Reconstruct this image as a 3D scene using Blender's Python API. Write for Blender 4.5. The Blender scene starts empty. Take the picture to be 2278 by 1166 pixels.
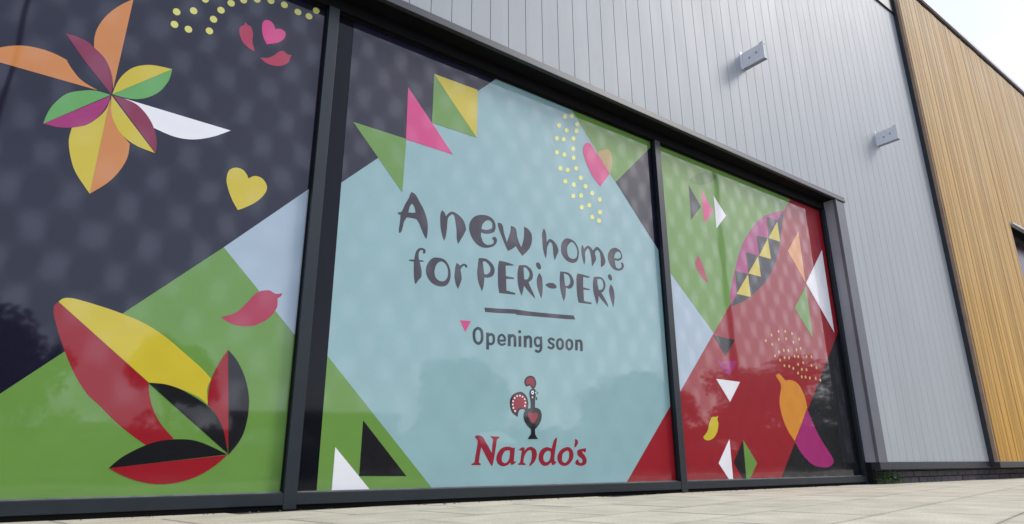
import bpy, bmesh, math, random
from mathutils import Vector, Matrix
from mathutils.geometry import tessellate_polygon

# ------------------------------------------------------------------ camera, sky, sun, exposure
scene = bpy.context.scene
col = scene.collection
R = math.radians
YAW, PITCH, ROLL = 0.637225, 0.303248, -0.005357
CAM_H = 0.245
cd = bpy.data.cameras.new('camera')
cam = bpy.data.objects.new('camera', cd); col.objects.link(cam)
fwd0 = Vector((math.sin(YAW), math.cos(YAW), 0)); right0 = Vector((math.cos(YAW), -math.sin(YAW), 0)); up0 = Vector((0, 0, 1))
fwd = fwd0*math.cos(PITCH) + up0*math.sin(PITCH); up = -fwd0*math.sin(PITCH) + up0*math.cos(PITCH)
rr = right0*math.cos(ROLL) + up*math.sin(ROLL); uu = -right0*math.sin(ROLL) + up*math.cos(ROLL)
m = Matrix((rr, uu, -fwd)).transposed().to_4x4(); m.translation = Vector((0, -4.0, CAM_H))
cam.matrix_world = m
cd.sensor_width = 36.0; cd.lens = 1438.4/2278*36; cd.clip_start = 0.02; cd.clip_end = 2000
scene.camera = cam
scene.render.resolution_x = 1024; scene.render.resolution_y = 524

SUN_AZ, SUN_EL = 58, 39
SUN_DIR = Vector((math.cos(R(SUN_EL))*math.sin(R(SUN_AZ)), -math.cos(R(SUN_EL))*math.cos(R(SUN_AZ)), math.sin(R(SUN_EL))))          # towards the veiled sun
w = bpy.data.worlds.new('World'); scene.world = w; w.use_nodes = True
nt = w.node_tree; N = nt.nodes; N.clear()
out = N.new('ShaderNodeOutputWorld'); bg = N.new('ShaderNodeBackground')
sky = N.new('ShaderNodeTexSky'); sky.sky_type = 'NISHITA'; sky.sun_disc = False
sky.sun_elevation = math.asin(SUN_DIR.z); sky.sun_rotation = math.atan2(SUN_DIR.x, SUN_DIR.y)
sky.air_density = 1.0; sky.dust_density = 2.5; sky.ozone_density = 1.0
veil = N.new('ShaderNodeMix'); veil.data_type = 'RGBA'; veil.inputs['Factor'].default_value = 0.5
tc = N.new('ShaderNodeTexCoord'); nz = N.new('ShaderNodeTexNoise'); nz.inputs['Scale'].default_value = 2.2; nz.inputs['Detail'].default_value = 5
mp = N.new('ShaderNodeMapping'); mp.inputs['Scale'].default_value = (1, 1, 2.5)
rmp = N.new('ShaderNodeMapRange'); rmp.inputs['From Min'].default_value = .3; rmp.inputs['From Max'].default_value = .7
rmp.inputs['To Min'].default_value = 0.88; rmp.inputs['To Max'].default_value = 1.12
vm = N.new('ShaderNodeVectorMath'); vm.operation = 'SCALE'; vm.inputs[0].default_value = (10.2, 11.1, 14.4)
nt.links.new(tc.outputs['Generated'], mp.inputs['Vector']); nt.links.new(mp.outputs['Vector'], nz.inputs['Vector'])
nt.links.new(nz.outputs['Fac'], rmp.inputs['Value']); nt.links.new(rmp.outputs['Result'], vm.inputs['Scale'])
nt.links.new(sky.outputs['Color'], veil.inputs['A']); nt.links.new(vm.outputs['Vector'], veil.inputs['B'])
nt.links.new(veil.outputs['Result'], bg.inputs['Color']); bg.inputs['Strength'].default_value = 0.105
nt.links.new(bg.outputs['Background'], out.inputs['Surface'])

sl = bpy.data.lights.new('sun', 'SUN'); sl.energy = 1.15; sl.angle = R(16); sl.color = (1.0, 0.97, 0.93)
so = bpy.data.objects.new('sun', sl); col.objects.link(so)
so.rotation_euler = SUN_DIR.to_track_quat('Z', 'Y').to_euler()
vs = scene.view_settings; vs.view_transform = 'Standard'; vs.look = 'None'; vs.exposure = 0.42; vs.gamma = 1.0; vs.use_curve_mapping = False
scene.cycles.max_bounces = 8; scene.cycles.glossy_bounces = 4

# ------------------------------------------------------------------ helpers
rnd = random.Random(7)
def srgb(h):
    h = h.lstrip('#'); c = [int(h[i:i+2], 16)/255 for i in (0, 2, 4)]
    return tuple((x/12.92 if x <= .04045 else ((x+.055)/1.055)**2.4) for x in c)
def tag(o, label=None, cat=None, group=None, kind=None):
    if label: o['label'] = label
    if cat: o['category'] = cat
    if group: o['group'] = group
    if kind: o['kind'] = kind
    return o
def empty(name, loc=(0, 0, 0)):
    o = bpy.data.objects.new(name, None); o.empty_display_size = .2; o.location = loc; col.objects.link(o); return o
def link(name, me, mat=None, parent=None, loc=(0, 0, 0), rot=(0, 0, 0)):
    if mat is not None and not me.materials: me.materials.append(mat)
    o = bpy.data.objects.new(name, me); col.objects.link(o)
    o.location = loc; o.rotation_euler = rot
    if parent is not None:
        o.parent = parent
    return o
class MB:
    def __init__(s): s.v = []; s.f = []
    def add(s, v, f):
        n = len(s.v); s.v += [tuple(p) for p in v]; s.f += [tuple(i+n for i in q) for q in f]; return s
    def box(s, x0, x1, y0, y1, z0, z1):
        return s.add([(x0, y0, z0), (x1, y0, z0), (x1, y1, z0), (x0, y1, z0), (x0, y0, z1), (x1, y0, z1), (x1, y1, z1), (x0, y1, z1)],
                     [(0, 3, 2, 1), (4, 5, 6, 7), (0, 1, 5, 4), (1, 2, 6, 5), (2, 3, 7, 6), (3, 0, 4, 7)])
    def tube(s, pts, rad, n=8):
        rings = []
        for i, p in enumerate(pts):
            p = Vector(p); a = Vector(pts[max(i-1, 0)]); b = Vector(pts[min(i+1, len(pts)-1)])
            d = (b-a).normalized(); u = d.orthogonal().normalized(); v = d.cross(u)
            r = rad[i] if isinstance(rad, (list, tuple)) else rad
            rings.append([p + (u*math.cos(2*math.pi*k/n) + v*math.sin(2*math.pi*k/n))*r for k in range(n)])
        V = [q for g in rings for q in g]; F = []
        for i in range(len(pts)-1):
            for k in range(n):
                F.append((i*n+k, i*n+(k+1) % n, (i+1)*n+(k+1) % n, (i+1)*n+k))
        F.append(tuple(range(n))[::-1]); F.append(tuple((len(pts)-1)*n+k for k in range(n)))
        return s.add(V, F)
    def mesh(s, name, bevel=0, seg=2, smooth=False):
        me = bpy.data.meshes.new(name); me.from_pydata(s.v, [], s.f)
        if bevel:
            bm = bmesh.new(); bm.from_mesh(me)
            bmesh.ops.bevel(bm, geom=bm.edges[:], offset=bevel, segments=seg, profile=.6, affect='EDGES', clamp_overlap=True)
            bm.to_mesh(me); bm.free()
        if smooth:
            for p in me.polygons: p.use_smooth = True
        me.update(); return me
    def build(s, name, mat, parent=None, bevel=0, loc=(0, 0, 0), rot=(0, 0, 0), smooth=False):
        return link(name, s.mesh(name, bevel, smooth=smooth), mat, parent, loc, rot)

# ------------------------------------------------------------------ materials
def mat(name, base, rough=.5, spec=.5, metal=0, var=0, vscale=8, stretch=(1, 1, 1), bump=0, bscale=60, objvar=0, coat=0, coat_rough=.02, coat_ior=1.5, rvar=0):
    mt = bpy.data.materials.new(name); mt.use_nodes = True; t = mt.node_tree; n = t.nodes; L = t.links.new
    b = n['Principled BSDF']; b.inputs['Base Color'].default_value = (*base, 1); b.inputs['Roughness'].default_value = rough
    b.inputs['Specular IOR Level'].default_value = spec; b.inputs['Metallic'].default_value = metal
    b.inputs['Coat Weight'].default_value = coat; b.inputs['Coat Roughness'].default_value = coat_rough; b.inputs['Coat IOR'].default_value = coat_ior
    c = None
    geo = n.new('ShaderNodeNewGeometry'); mpn = n.new('ShaderNodeMapping'); mpn.inputs['Scale'].default_value = stretch
    L(geo.outputs['Position'], mpn.inputs['Vector'])
    if var:
        tn = n.new('ShaderNodeTexNoise'); tn.inputs['Scale'].default_value = vscale; tn.inputs['Detail'].default_value = 6; tn.inputs['Roughness'].default_value = .62
        L(mpn.outputs['Vector'], tn.inputs['Vector'])
        mr = n.new('ShaderNodeMapRange'); mr.inputs['From Min'].default_value = .25; mr.inputs['From Max'].default_value = .75
        mr.inputs['To Min'].default_value = 1-var; mr.inputs['To Max'].default_value = 1+var
        L(tn.outputs['Fac'], mr.inputs['Value']); c = mr.outputs['Result']
    if objvar:
        oi = n.new('ShaderNodeObjectInfo'); m2 = n.new('ShaderNodeMapRange'); m2.inputs['To Min'].default_value = 1-objvar; m2.inputs['To Max'].default_value = 1+objvar
        L(oi.outputs['Random'], m2.inputs['Value'])
        if c is None: c = m2.outputs['Result']
        else:
            mm = n.new('ShaderNodeMath'); mm.operation = 'MULTIPLY'; L(c, mm.inputs[0]); L(m2.outputs['Result'], mm.inputs[1]); c = mm.outputs[0]
    if c is not None:
        s = n.new('ShaderNodeVectorMath'); s.operation = 'SCALE'; s.inputs[0].default_value = base; L(c, s.inputs['Scale']); L(s.outputs['Vector'], b.inputs['Base Color'])
    if rvar:
        t3 = n.new('ShaderNodeTexNoise'); t3.inputs['Scale'].default_value = vscale*1.7; t3.inputs['Detail'].default_value = 4; L(mpn.outputs['Vector'], t3.inputs['Vector'])
        m3 = n.new('ShaderNodeMapRange'); m3.inputs['To Min'].default_value = max(0, rough-rvar); m3.inputs['To Max'].default_value = rough+rvar
        L(t3.outputs['Fac'], m3.inputs['Value']); L(m3.outputs['Result'], b.inputs['Roughness'])
    if bump:
        bn = n.new('ShaderNodeTexNoise'); bn.inputs['Scale'].default_value = bscale; bn.inputs['Detail'].default_value = 5
        L(mpn.outputs['Vector'], bn.inputs['Vector']); bp = n.new('ShaderNodeBump'); bp.inputs['Strength'].default_value = bump; bp.inputs['Distance'].default_value = .01
        L(bn.outputs['Fac'], bp.inputs['Height']); L(bp.outputs['Normal'], b.inputs['Normal'])
    return mt

FRAME = mat('powder_coated_frame', (.011, .017, .022), .42, .4, var=.18, vscale=9, rvar=.08)
SOFFIT = mat('soffit_shade', (.004, .004, .005), .7, .15, var=.2, vscale=5)  # near-black: the shade under the lintel is put into this colour
FLASH = mat('anthracite_flashing', (.016, .021, .028), .42, .5, var=.15, vscale=6)
TRIMLINE = mat('lintel_trim', (.034, .037, .045), .4, .5, var=.2, vscale=10, stretch=(1, 1, 4))
CLAD = mat('grey_metal_cladding', (.355, .378, .382), .52, .33, var=.06, vscale=1.4, stretch=(3, 3, .5), objvar=.012, rvar=.06, bump=.02, bscale=3)
CLADBACK = mat('cladding_joint', (.24, .25, .26), .7, .2)
CTRIM = mat('corner_trim_metal', (.125, .13, .145), .5, .4, var=.08, vscale=4)
REVEAL = mat('jamb_metal', (.33, .335, .355), .45, .5, var=.08, vscale=4)
BRACKET = mat('galvanised_bracket', (.70, .71, .73), .4, .5, var=.08, vscale=20)
BOLT = mat('dark_bolt', (.06, .065, .08), .5, .5)
COPING = mat('coping_metal', (.50, .50, .54), .35, .5, var=.05, vscale=4)
BLACKGAP = mat('shadow_black', (.008, .008, .008), .8, .1)  # flat black that paints in the dark of gaps
VOID = mat('unlit_interior', (.006, .006, .008), .9, .1)
BRICK = mat('engineering_brick', (.055, .05, .06), .65, .3, var=.35, vscale=30, objvar=.3, bump=.3, bscale=80)
MORTAR = mat('dark_mortar', (.04, .038, .038), .9, .1, var=.3, vscale=40)

def timber_mat():
    mt = bpy.data.materials.new('larch_boards'); mt.use_nodes = True; t = mt.node_tree; n = t.nodes; L = t.links.new; b = n['Principled BSDF']
    geo = n.new('ShaderNodeNewGeometry'); oi = n.new('ShaderNodeObjectInfo')
    off = n.new('ShaderNodeVectorMath'); off.operation = 'SCALE'; off.inputs[0].default_value = (3, 17, 29); L(oi.outputs['Random'], off.inputs['Scale'])
    ad = n.new('ShaderNodeVectorMath'); L(geo.outputs['Position'], ad.inputs[0]); L(off.outputs['Vector'], ad.inputs[1])
    mp = n.new('ShaderNodeMapping'); mp.inputs['Scale'].default_value = (26, 26, .8); L(ad.outputs['Vector'], mp.inputs['Vector'])
    g = n.new('ShaderNodeTexNoise'); g.inputs['Scale'].default_value = 1; g.inputs['Detail'].default_value = 6; g.inputs['Roughness'].default_value = .65; L(mp.outputs['Vector'], g.inputs['Vector'])
    r = n.new('ShaderNodeValToRGB'); e = r.color_ramp.elements
    e[0].position = .28; e[0].color = (.37, .185, .034, 1); e[1].position = .72; e[1].color = (.66, .39, .088, 1); L(g.outputs['Fac'], r.inputs['Fac'])
    # weathering: silvering grows with exposure higher up the wall (rain-washed), in uneven patches
    sx = n.new('ShaderNodeSeparateXYZ'); L(geo.outputs['Position'], sx.inputs[0])
    hz = n.new('ShaderNodeMapRange'); hz.inputs['From Min'].default_value = .5; hz.inputs['From Max'].default_value = 8.5; hz.inputs['To Min'].default_value = 0; hz.inputs['To Max'].default_value = .6; L(sx.outputs['Z'], hz.inputs['Value'])
    pn = n.new('ShaderNodeTexNoise'); pn.inputs['Scale'].default_value = .9; pn.inputs['Detail'].default_value = 4; L(geo.outputs['Position'], pn.inputs['Vector'])
    pm = n.new('ShaderNodeMath'); pm.operation = 'MULTIPLY'; pr = n.new('ShaderNodeMapRange'); pr.inputs['From Min'].default_value = .3; pr.inputs['From Max'].default_value = .7; pr.inputs['To Min'].default_value = .7; pr.inputs['To Max'].default_value = 1.15
    L(pn.outputs['Fac'], pr.inputs['Value']); L(hz.outputs['Result'], pm.inputs[0]); L(pr.outputs['Result'], pm.inputs[1])
    mx = n.new('ShaderNodeMix'); mx.data_type = 'RGBA'; L(pm.outputs[0], mx.inputs['Factor']); L(r.outputs['Color'], mx.inputs['A']); mx.inputs['B'].default_value = (.64, .51, .34, 1)
    m2 = n.new('ShaderNodeMapRange'); m2.inputs['To Min'].default_value = .82; m2.inputs['To Max'].default_value = 1.14; L(oi.outputs['Random'], m2.inputs['Value'])
    s = n.new('ShaderNodeVectorMath'); s.operation = 'SCALE'; L(mx.outputs['Result'], s.inputs[0]); L(m2.outputs['Result'], s.inputs['Scale']); L(s.outputs['Vector'], b.inputs['Base Color'])
    b.inputs['Roughness'].default_value = .7; b.inputs['Specular IOR Level'].default_value = .2
    bp = n.new('ShaderNodeBump'); bp.inputs['Strength'].default_value = .25; bp.inputs['Distance'].default_value = .004; L(g.outputs['Fac'], bp.inputs['Height']); L(bp.outputs['Normal'], b.inputs['Normal'])
    return mt
LARCH = timber_mat()

# laminated vinyl on toughened glass: the heat-tempering leaves a lattice of faint spots in the reflection
def vinyl(name, base):
    mt = bpy.data.materials.new('vinyl_'+name); mt.use_nodes = True; t = mt.node_tree; n = t.nodes; L = t.links.new; b = n['Principled BSDF']
    b.inputs['Roughness'].default_value = .55; b.inputs['Specular IOR Level'].default_value = .15
    geo = n.new('ShaderNodeNewGeometry'); wn = n.new('ShaderNodeTexNoise'); wn.inputs['Scale'].default_value = 3.1; wn.inputs['Detail'].default_value = 3; L(geo.outputs['Position'], wn.inputs['Vector'])
    wv = n.new('ShaderNodeVectorMath'); wv.operation = 'SCALE'; wv.inputs['Scale'].default_value = .13; L(wn.outputs['Color'], wv.inputs[0])
    ad = n.new('ShaderNodeVectorMath'); L(geo.outputs['Position'], ad.inputs[0]); L(wv.outputs['Vector'], ad.inputs[1])
    sp = n.new('ShaderNodeSeparateXYZ'); L(ad.outputs['Vector'], sp.inputs[0])
    def sine(o, per):
        a = n.new('ShaderNodeMath'); a.operation = 'MULTIPLY'; a.inputs[1].default_value = 2*math.pi/per; L(o, a.inputs[0])
        s = n.new('ShaderNodeMath'); s.operation = 'SINE'; L(a.outputs[0], s.inputs[0]); return s.outputs[0]
    mu = n.new('ShaderNodeMath'); mu.operation = 'MULTIPLY'; L(sine(sp.outputs['X'], .27), mu.inputs[0]); L(sine(sp.outputs['Z'], .40), mu.inputs[1])
    mr = n.new('ShaderNodeMapRange'); mr.interpolation_type = 'SMOOTHSTEP'; mr.inputs['From Min'].default_value = -.35; mr.inputs['From Max'].default_value = 1.1
    mr.inputs['To Min'].default_value = .58; mr.inputs['To Max'].default_value = 1.0; L(mu.outputs[0], mr.inputs['Value'])
    L(mr.outputs['Result'], b.inputs['Coat Weight']); b.inputs['Coat Roughness'].default_value = .035; b.inputs['Coat IOR'].default_value = 1.68
    fn = n.new('ShaderNodeTexNoise'); fn.inputs['Scale'].default_value = 3.0; fn.inputs['Detail'].default_value = 5; L(geo.outputs['Position'], fn.inputs['Vector'])
    fr = n.new('ShaderNodeMapRange'); fr.inputs['From Min'].default_value = .3; fr.inputs['From Max'].default_value = .7; fr.inputs['To Min'].default_value = .96; fr.inputs['To Max'].default_value = 1.04; L(fn.outputs['Fac'], fr.inputs['Value'])
    s = n.new('ShaderNodeVectorMath'); s.operation = 'SCALE'; s.inputs[0].default_value = base; L(fr.outputs['Result'], s.inputs['Scale']); L(s.outputs['Vector'], b.inputs['Base Color'])
    # slight roller-wave of tempered glass in the reflection only
    rw = n.new('ShaderNodeTexNoise'); rw.inputs['Scale'].default_value = 1.6; rw.inputs['Detail'].default_value = 1; L(geo.outputs['Position'], rw.inputs['Vector'])
    bp = n.new('ShaderNodeBump'); bp.inputs['Strength'].default_value = .10; bp.inputs['Distance'].default_value = .02; L(rw.outputs['Fac'], bp.inputs['Height']); L(bp.outputs['Normal'], b.inputs['Coat Normal'])
    return mt
KV = 1.10
PAL = {k: tuple(min(.85, c*KV) for c in srgb(h)) for k, h in dict(
    navy='#090720', ink='#0a0c11', black='#0b0b10', green='#628a3c', leafgreen='#5b9a4e', sky='#9cadb8', aqua='#87a8a9', orange='#c07c40', maroon='#7c2040',
    yellow='#c0ae2e', white='#dedede', magenta='#962064', pink='#c23673', crimson='#a02a45', red='#8c101d', paleyellow='#ccc96a', seedyellow='#d8d87a',
    seeddull='#c2a862', peach='#cf9056', faintpeach='#a58d55', amber='#c8822a', plum='#2c2531', slate='#17202a', wordred='#86182a', emblack='#0f0e16', olive='#4e742c').items()}
VM = {k: vinyl(k, c) for k, c in PAL.items()}
GLASS = mat('blacked_out_glass', (.006, .007, .010), .06, .22)

# ------------------------------------------------------------------ the setting: ground
def grid_mat(name, base, joint, rot, bw, bh, mortar, var, bump):
    mt = bpy.data.materials.new(name); mt.use_nodes = True; t = mt.node_tree; n = t.nodes; L = t.links.new; b = n['Principled BSDF']; b.inputs['Roughness'].default_value = .85; b.inputs['Specular IOR Level'].default_value = .25
    geo = n.new('ShaderNodeNewGeometry'); mp = n.new('ShaderNodeMapping'); mp.inputs['Rotation'].default_value = (0, 0, -rot); L(geo.outputs['Position'], mp.inputs['Vector'])
    br = n.new('ShaderNodeTexBrick'); br.inputs['Scale'].default_value = 1; br.inputs['Brick Width'].default_value = bw; br.inputs['Row Height'].default_value = bh; br.inputs['Mortar Size'].default_value = mortar
    br.inputs['Color1'].default_value = (*[c*(1-var) for c in base], 1); br.inputs['Color2'].default_value = (*[c*(1+var) for c in base], 1); br.inputs['Mortar'].default_value = (*joint, 1)
    L(mp.outputs['Vector'], br.inputs['Vector']); L(br.outputs['Color'], b.inputs['Base Color']); return mt
SLAB_ROT = R(10.4); SLAB_L, SLAB_W = .78, .51
def slab_mat():
    mt = bpy.data.materials.new('buff_paving_slab'); mt.use_nodes = True; t = mt.node_tree; n = t.nodes; L = t.links.new; b = n['Principled BSDF']
    b.inputs['Roughness'].default_value = .85; b.inputs['Specular IOR Level'].default_value = .25
    geo = n.new('ShaderNodeNewGeometry'); oi = n.new('ShaderNodeObjectInfo')
    a = n.new('ShaderNodeTexNoise'); a.inputs['Scale'].default_value = 90; a.inputs['Detail'].default_value = 4; L(geo.outputs['Position'], a.inputs['Vector'])
    c = n.new('ShaderNodeTexNoise'); c.inputs['Scale'].default_value = 4; c.inputs['Detail'].default_value = 6; L(geo.outputs['Position'], c.inputs['Vector'])
    r = n.new('ShaderNodeValToRGB'); e = r.color_ramp.elements; e[0].position = .3; e[0].color = (.52, .475, .355, 1); e[1].position = .7; e[1].color = (.71, .65, .485, 1); L(a.outputs['Fac'], r.inputs['Fac'])
    m1 = n.new('ShaderNodeMapRange'); m1.inputs['From Min'].default_value = .3; m1.inputs['From Max'].default_value = .7; m1.inputs['To Min'].default_value = .86; m1.inputs['To Max'].default_value = 1.1; L(c.outputs['Fac'], m1.inputs['Value'])
    m2 = n.new('ShaderNodeMapRange'); m2.inputs['To Min'].default_value = .93; m2.inputs['To Max'].default_value = 1.07; L(oi.outputs['Random'], m2.inputs['Value'])
    mu = n.new('ShaderNodeMath'); mu.operation = 'MULTIPLY'; L(m1.outputs['Result'], mu.inputs[0]); L(m2.outputs['Result'], mu.inputs[1])
    # grime held along the slab edges
    tco = n.new('ShaderNodeTexCoord'); ab = n.new('ShaderNodeVectorMath'); ab.operation = 'ABSOLUTE'; L(tco.outputs['Object'], ab.inputs[0])
    sb_ = n.new('ShaderNodeVectorMath'); sb_.operation = 'SUBTRACT'; sb_.inputs[0].default_value = (SLAB_L/2, SLAB_W/2, 1); L(ab.outputs['Vector'], sb_.inputs[1])
    sxy = n.new('ShaderNodeSeparateXYZ'); L(sb_.outputs['Vector'], sxy.inputs[0]); mn = n.new('ShaderNodeMath'); mn.operation = 'MINIMUM'; L(sxy.outputs['X'], mn.inputs[0]); L(sxy.outputs['Y'], mn.inputs[1])
    nj = n.new('ShaderNodeTexNoise'); nj.inputs['Scale'].default_value = 2.5; nj.inputs['Detail'].default_value = 4; L(geo.outputs['Position'], nj.inputs['Vector'])
    wj = n.new('ShaderNodeMapRange'); wj.inputs['From Min'].default_value = .35; wj.inputs['From Max'].default_value = .65; wj.inputs['To Min'].default_value = .012; wj.inputs['To Max'].default_value = .045; L(nj.outputs['Fac'], wj.inputs['Value'])
    ed = n.new('ShaderNodeMapRange'); ed.interpolation_type = 'SMOOTHSTEP'; ed.inputs['From Min'].default_value = .004; ed.inputs['To Min'].default_value = .76; ed.inputs['To Max'].default_value = 1; L(mn.outputs[0], ed.inputs['Value']); L(wj.outputs['Result'], ed.inputs['From Max'])
    mu2 = n.new('ShaderNodeMath'); mu2.operation = 'MULTIPLY'; L(mu.outputs[0], mu2.inputs[0]); L(ed.outputs['Result'], mu2.inputs[1]); mu = mu2
    s = n.new('ShaderNodeVectorMath'); s.operation = 'SCALE'; L(r.outputs['Color'], s.inputs[0]); L(mu.outputs[0], s.inputs['Scale']); L(s.outputs['Vector'], b.inputs['Base Color'])
    bp = n.new('ShaderNodeBump'); bp.inputs['Strength'].default_value = .5; bp.inputs['Distance'].default_value = .004; L(a.outputs['Fac'], bp.inputs['Height']); L(bp.outputs['Normal'], b.inputs['Normal'])
    return mt
SLAB = slab_mat()
PAVE = grid_mat('buff_paving_far', (.535, .49, .36), (.2, .18, .14), SLAB_ROT, SLAB_L, SLAB_W, .006, .06, 0)
ASPHALT = mat('asphalt', (.05, .05, .052), .9, .2, var=.25, vscale=20, bump=.3, bscale=120)
KERBM = mat('concrete_kerb', (.34, .33, .31), .85, .2, var=.12, vscale=12, objvar=.06)
PAINT = mat('road_marking_paint', (.72, .72, .70), .7, .3, var=.1, vscale=10)

g = MB().box(-400, 400, -400, 400, -.6, -.125).build('ground', mat('far_ground', (.09, .10, .06), .95, .1, var=.3, vscale=.3)); tag(g, kind='structure')
cp = MB().box(-60, 80, -62, -6.9, -.2, -.12).build('car_park', ASPHALT); tag(cp, kind='structure')
pv = MB().box(-14, 34, -6.75, 6, -.3, -.006).build('pavement', PAVE); tag(pv, kind='structure')
for k in range(15):
    x = -9 + 2.5*k
    MB().box(x-.05, x+.05, -19.5, -14.6, -.119, -.116).build('bay_line', PAINT, cp)
me = MB().box(-.455, .455, -.0725, .0725, -.2, .002).mesh('kerb_stone', .012)
for k in range(52):
    link('kerb_stone', me, KERBM, pv, (-13.5+.92*k, -6.82, 0))
# paving slabs laid askew to the facade
MB().box(-2.2, 16, -4.9, .3, -.3, -.0035).build('joint_bed', mat('joint_sand', (.09, .08, .065), .95, .1, var=.3, vscale=30), pv)
hl, hw, ch = SLAB_L/2-.0045, SLAB_W/2-.0045, .0012
V = [(-hl, -hw, -.04), (hl, -hw, -.04), (hl, hw, -.04), (-hl, hw, -.04), (-hl, -hw, -ch), (hl, -hw, -ch), (hl, hw, -ch), (-hl, hw, -ch),
     (-hl+ch, -hw+ch, 0), (hl-ch, -hw+ch, 0), (hl-ch, hw-ch, 0), (-hl+ch, hw-ch, 0)]
F = [(0, 1, 5, 4), (1, 2, 6, 5), (2, 3, 7, 6), (3, 0, 4, 7), (4, 5, 9, 8), (5, 6, 10, 9), (6, 7, 11, 10), (7, 4, 8, 11), (8, 9, 10, 11)]
slab_me = MB().add(V, F).mesh('paving_slab')
ca, sa = math.cos(SLAB_ROT), math.sin(SLAB_ROT)
P0 = Vector((4.16, -2.20))                     # a corner where joints meet
cand = []
for j in range(-14, 14):
    for i in range(-14, 24):
        u = (i+.5 + (.5 if j % 2 else 0))*SLAB_L; v = (j+.5)*SLAB_W
        x = P0.x + u*ca - v*sa; y = P0.y + u*sa + v*ca
        if -1.5 < x < 15.5 and -4.6 < y < .12: cand.append((x, y))
cand.sort(key=lambda p: math.hypot(p[0]-2, p[1]+3)); 
for x, y in cand[:300]:
    link('paving_slab', slab_me, SLAB, pv, (x, y, rnd.uniform(-.0012, .0004)), (rnd.uniform(-.0006, .0006), rnd.uniform(-.0006, .0006), SLAB_ROT + rnd.uniform(-.002, .002)))

# ------------------------------------------------------------------ grey clad shop building
YC = -.20                                   # face of the metal cladding; the glazing sits at y = 0
XJ, XJL = 8.10, -2.06                        # reveals of the shop window
Z_TRIM, Z_SOF, Z_TOP, Z_BASE = 3.62, 3.556, 8.0, .25
TW = .215                                   # width of the corner trim beside the reveal
XW = 11.44
bld = empty('grey_clad_building', (5, 1, 0))
tag(bld, 'pale grey metal clad shop building with vertical panel joints above the printed window', 'building')
def bpart(name, mb, mt, bevel=0, parent=bld):
    o = mb.build(name, mt, None, bevel); o.parent = parent; o.matrix_parent_inverse = Matrix.Translation(parent.location).inverted(); return o
bpart('wall_core', MB().box(-9, XW-.01, YC+.02, 8, Z_TRIM+.02, 8.0), CLADBACK)
bpart('wall_core', MB().box(XJ+TW, XW-.01, YC+.02, 8, Z_BASE-.01, Z_TRIM+.02), CLADBACK)
bpart('wall_core', MB().box(-9, XJL-TW, YC+.02, 8, Z_BASE-.01, Z_TRIM+.02), CLADBACK)
PIT, X0 = .189, 2.033
def board_mesh(wd, h):
    g, c, d = .0017, .0024, .02
    prof = [(g, 0), (g, -d+c), (g+c, -d), (wd-g-c, -d), (wd-g, -d+c), (wd-g, 0)]
    V = [(x, y, 0) for x, y in prof] + [(x, y, h) for x, y in prof]; n = len(prof)
    return MB().add(V, [(i, i+1, n+i+1, n+i) for i in range(n-1)] + [tuple(range(n))[::-1], tuple(range(n, 2*n))]).mesh('cladding_panel')
cache = {}
def board(x0, x1, z0, z1):
    key = (round(x1-x0, 4), round(z1-z0, 4))
    if key not in cache: cache[key] = board_mesh(*key)
    o = link('cladding_panel', cache[key], CLAD, bld, (x0-5, YC+.02-1, z0)); return o
k = -58
while True:
    a, b_ = X0+PIT*k, X0+PIT*(k+1); k += 1
    if a > XW-.01: break
    b_ = min(b_, XW-.005)
    if a < -9: continue
    segs = [(a, b_)]
    if a < XJ+TW < b_: segs = [(a, XJ+TW), (XJ+TW, b_)]
    if a < XJL-TW < b_: segs = [(a, XJL-TW), (XJL-TW, b_)]
    if a < XJ+TW < b_:
        board(a, b_, Z_TRIM+.0, Z_TOP); board(XJ+TW, b_, Z_BASE, Z_TRIM-.001)
    elif a < XJL-TW < b_:
        board(a, b_, Z_TRIM, Z_TOP); board(a, XJL-TW, Z_BASE, Z_TRIM-.001)
    elif a >= XJ+TW or b_ <= XJL-TW:
        board(a, b_, Z_BASE, Z_TOP)
    else:
        board(a, b_, Z_TRIM, Z_TOP)
bpart('parapet_flashing', MB().box(-9, XW-.01, YC-.03, YC+.4, Z_TOP-.01, Z_TOP+.32), FLASH, .008)
bpart('base_flashing', MB().box(XJ+.002, XW-.01, YC-.012, YC+.2, Z_BASE-.085, Z_BASE-.004), FLASH, .004)
bpart('base_flashing', MB().box(-9, XJL-.002, YC-.012, YC+.2, Z_BASE-.085, Z_BASE-.004), FLASH, .004)
pl = bpart('plinth', MB().box(XJ+.06, 22, -.095, 3, -.1, Z_BASE-.06), MORTAR)
bpart('plinth', MB().box(-9, XJL-.06, -.095, 3, -.1, Z_BASE-.06), MORTAR)
bme = MB().box(-.1075, .1075, -.03, .03, -.0325, .0325).mesh('brick', .004, 1)
for c in range(3):
    for i in range(62):
        x = XJ+.17 + .225*i + (.11 if c % 2 else 0)
        if x < 21.9:
            o = link('brick', bme, BRICK, pl, (x, -.172+rnd.uniform(-.003, .003), .03+.075*c)); o.matrix_parent_inverse = Matrix.Translation(pl.matrix_parent_inverse.translation*0)
            o.location = Vector((x, -.078+rnd.uniform(-.003, .003), .032+.075*c))

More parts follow.
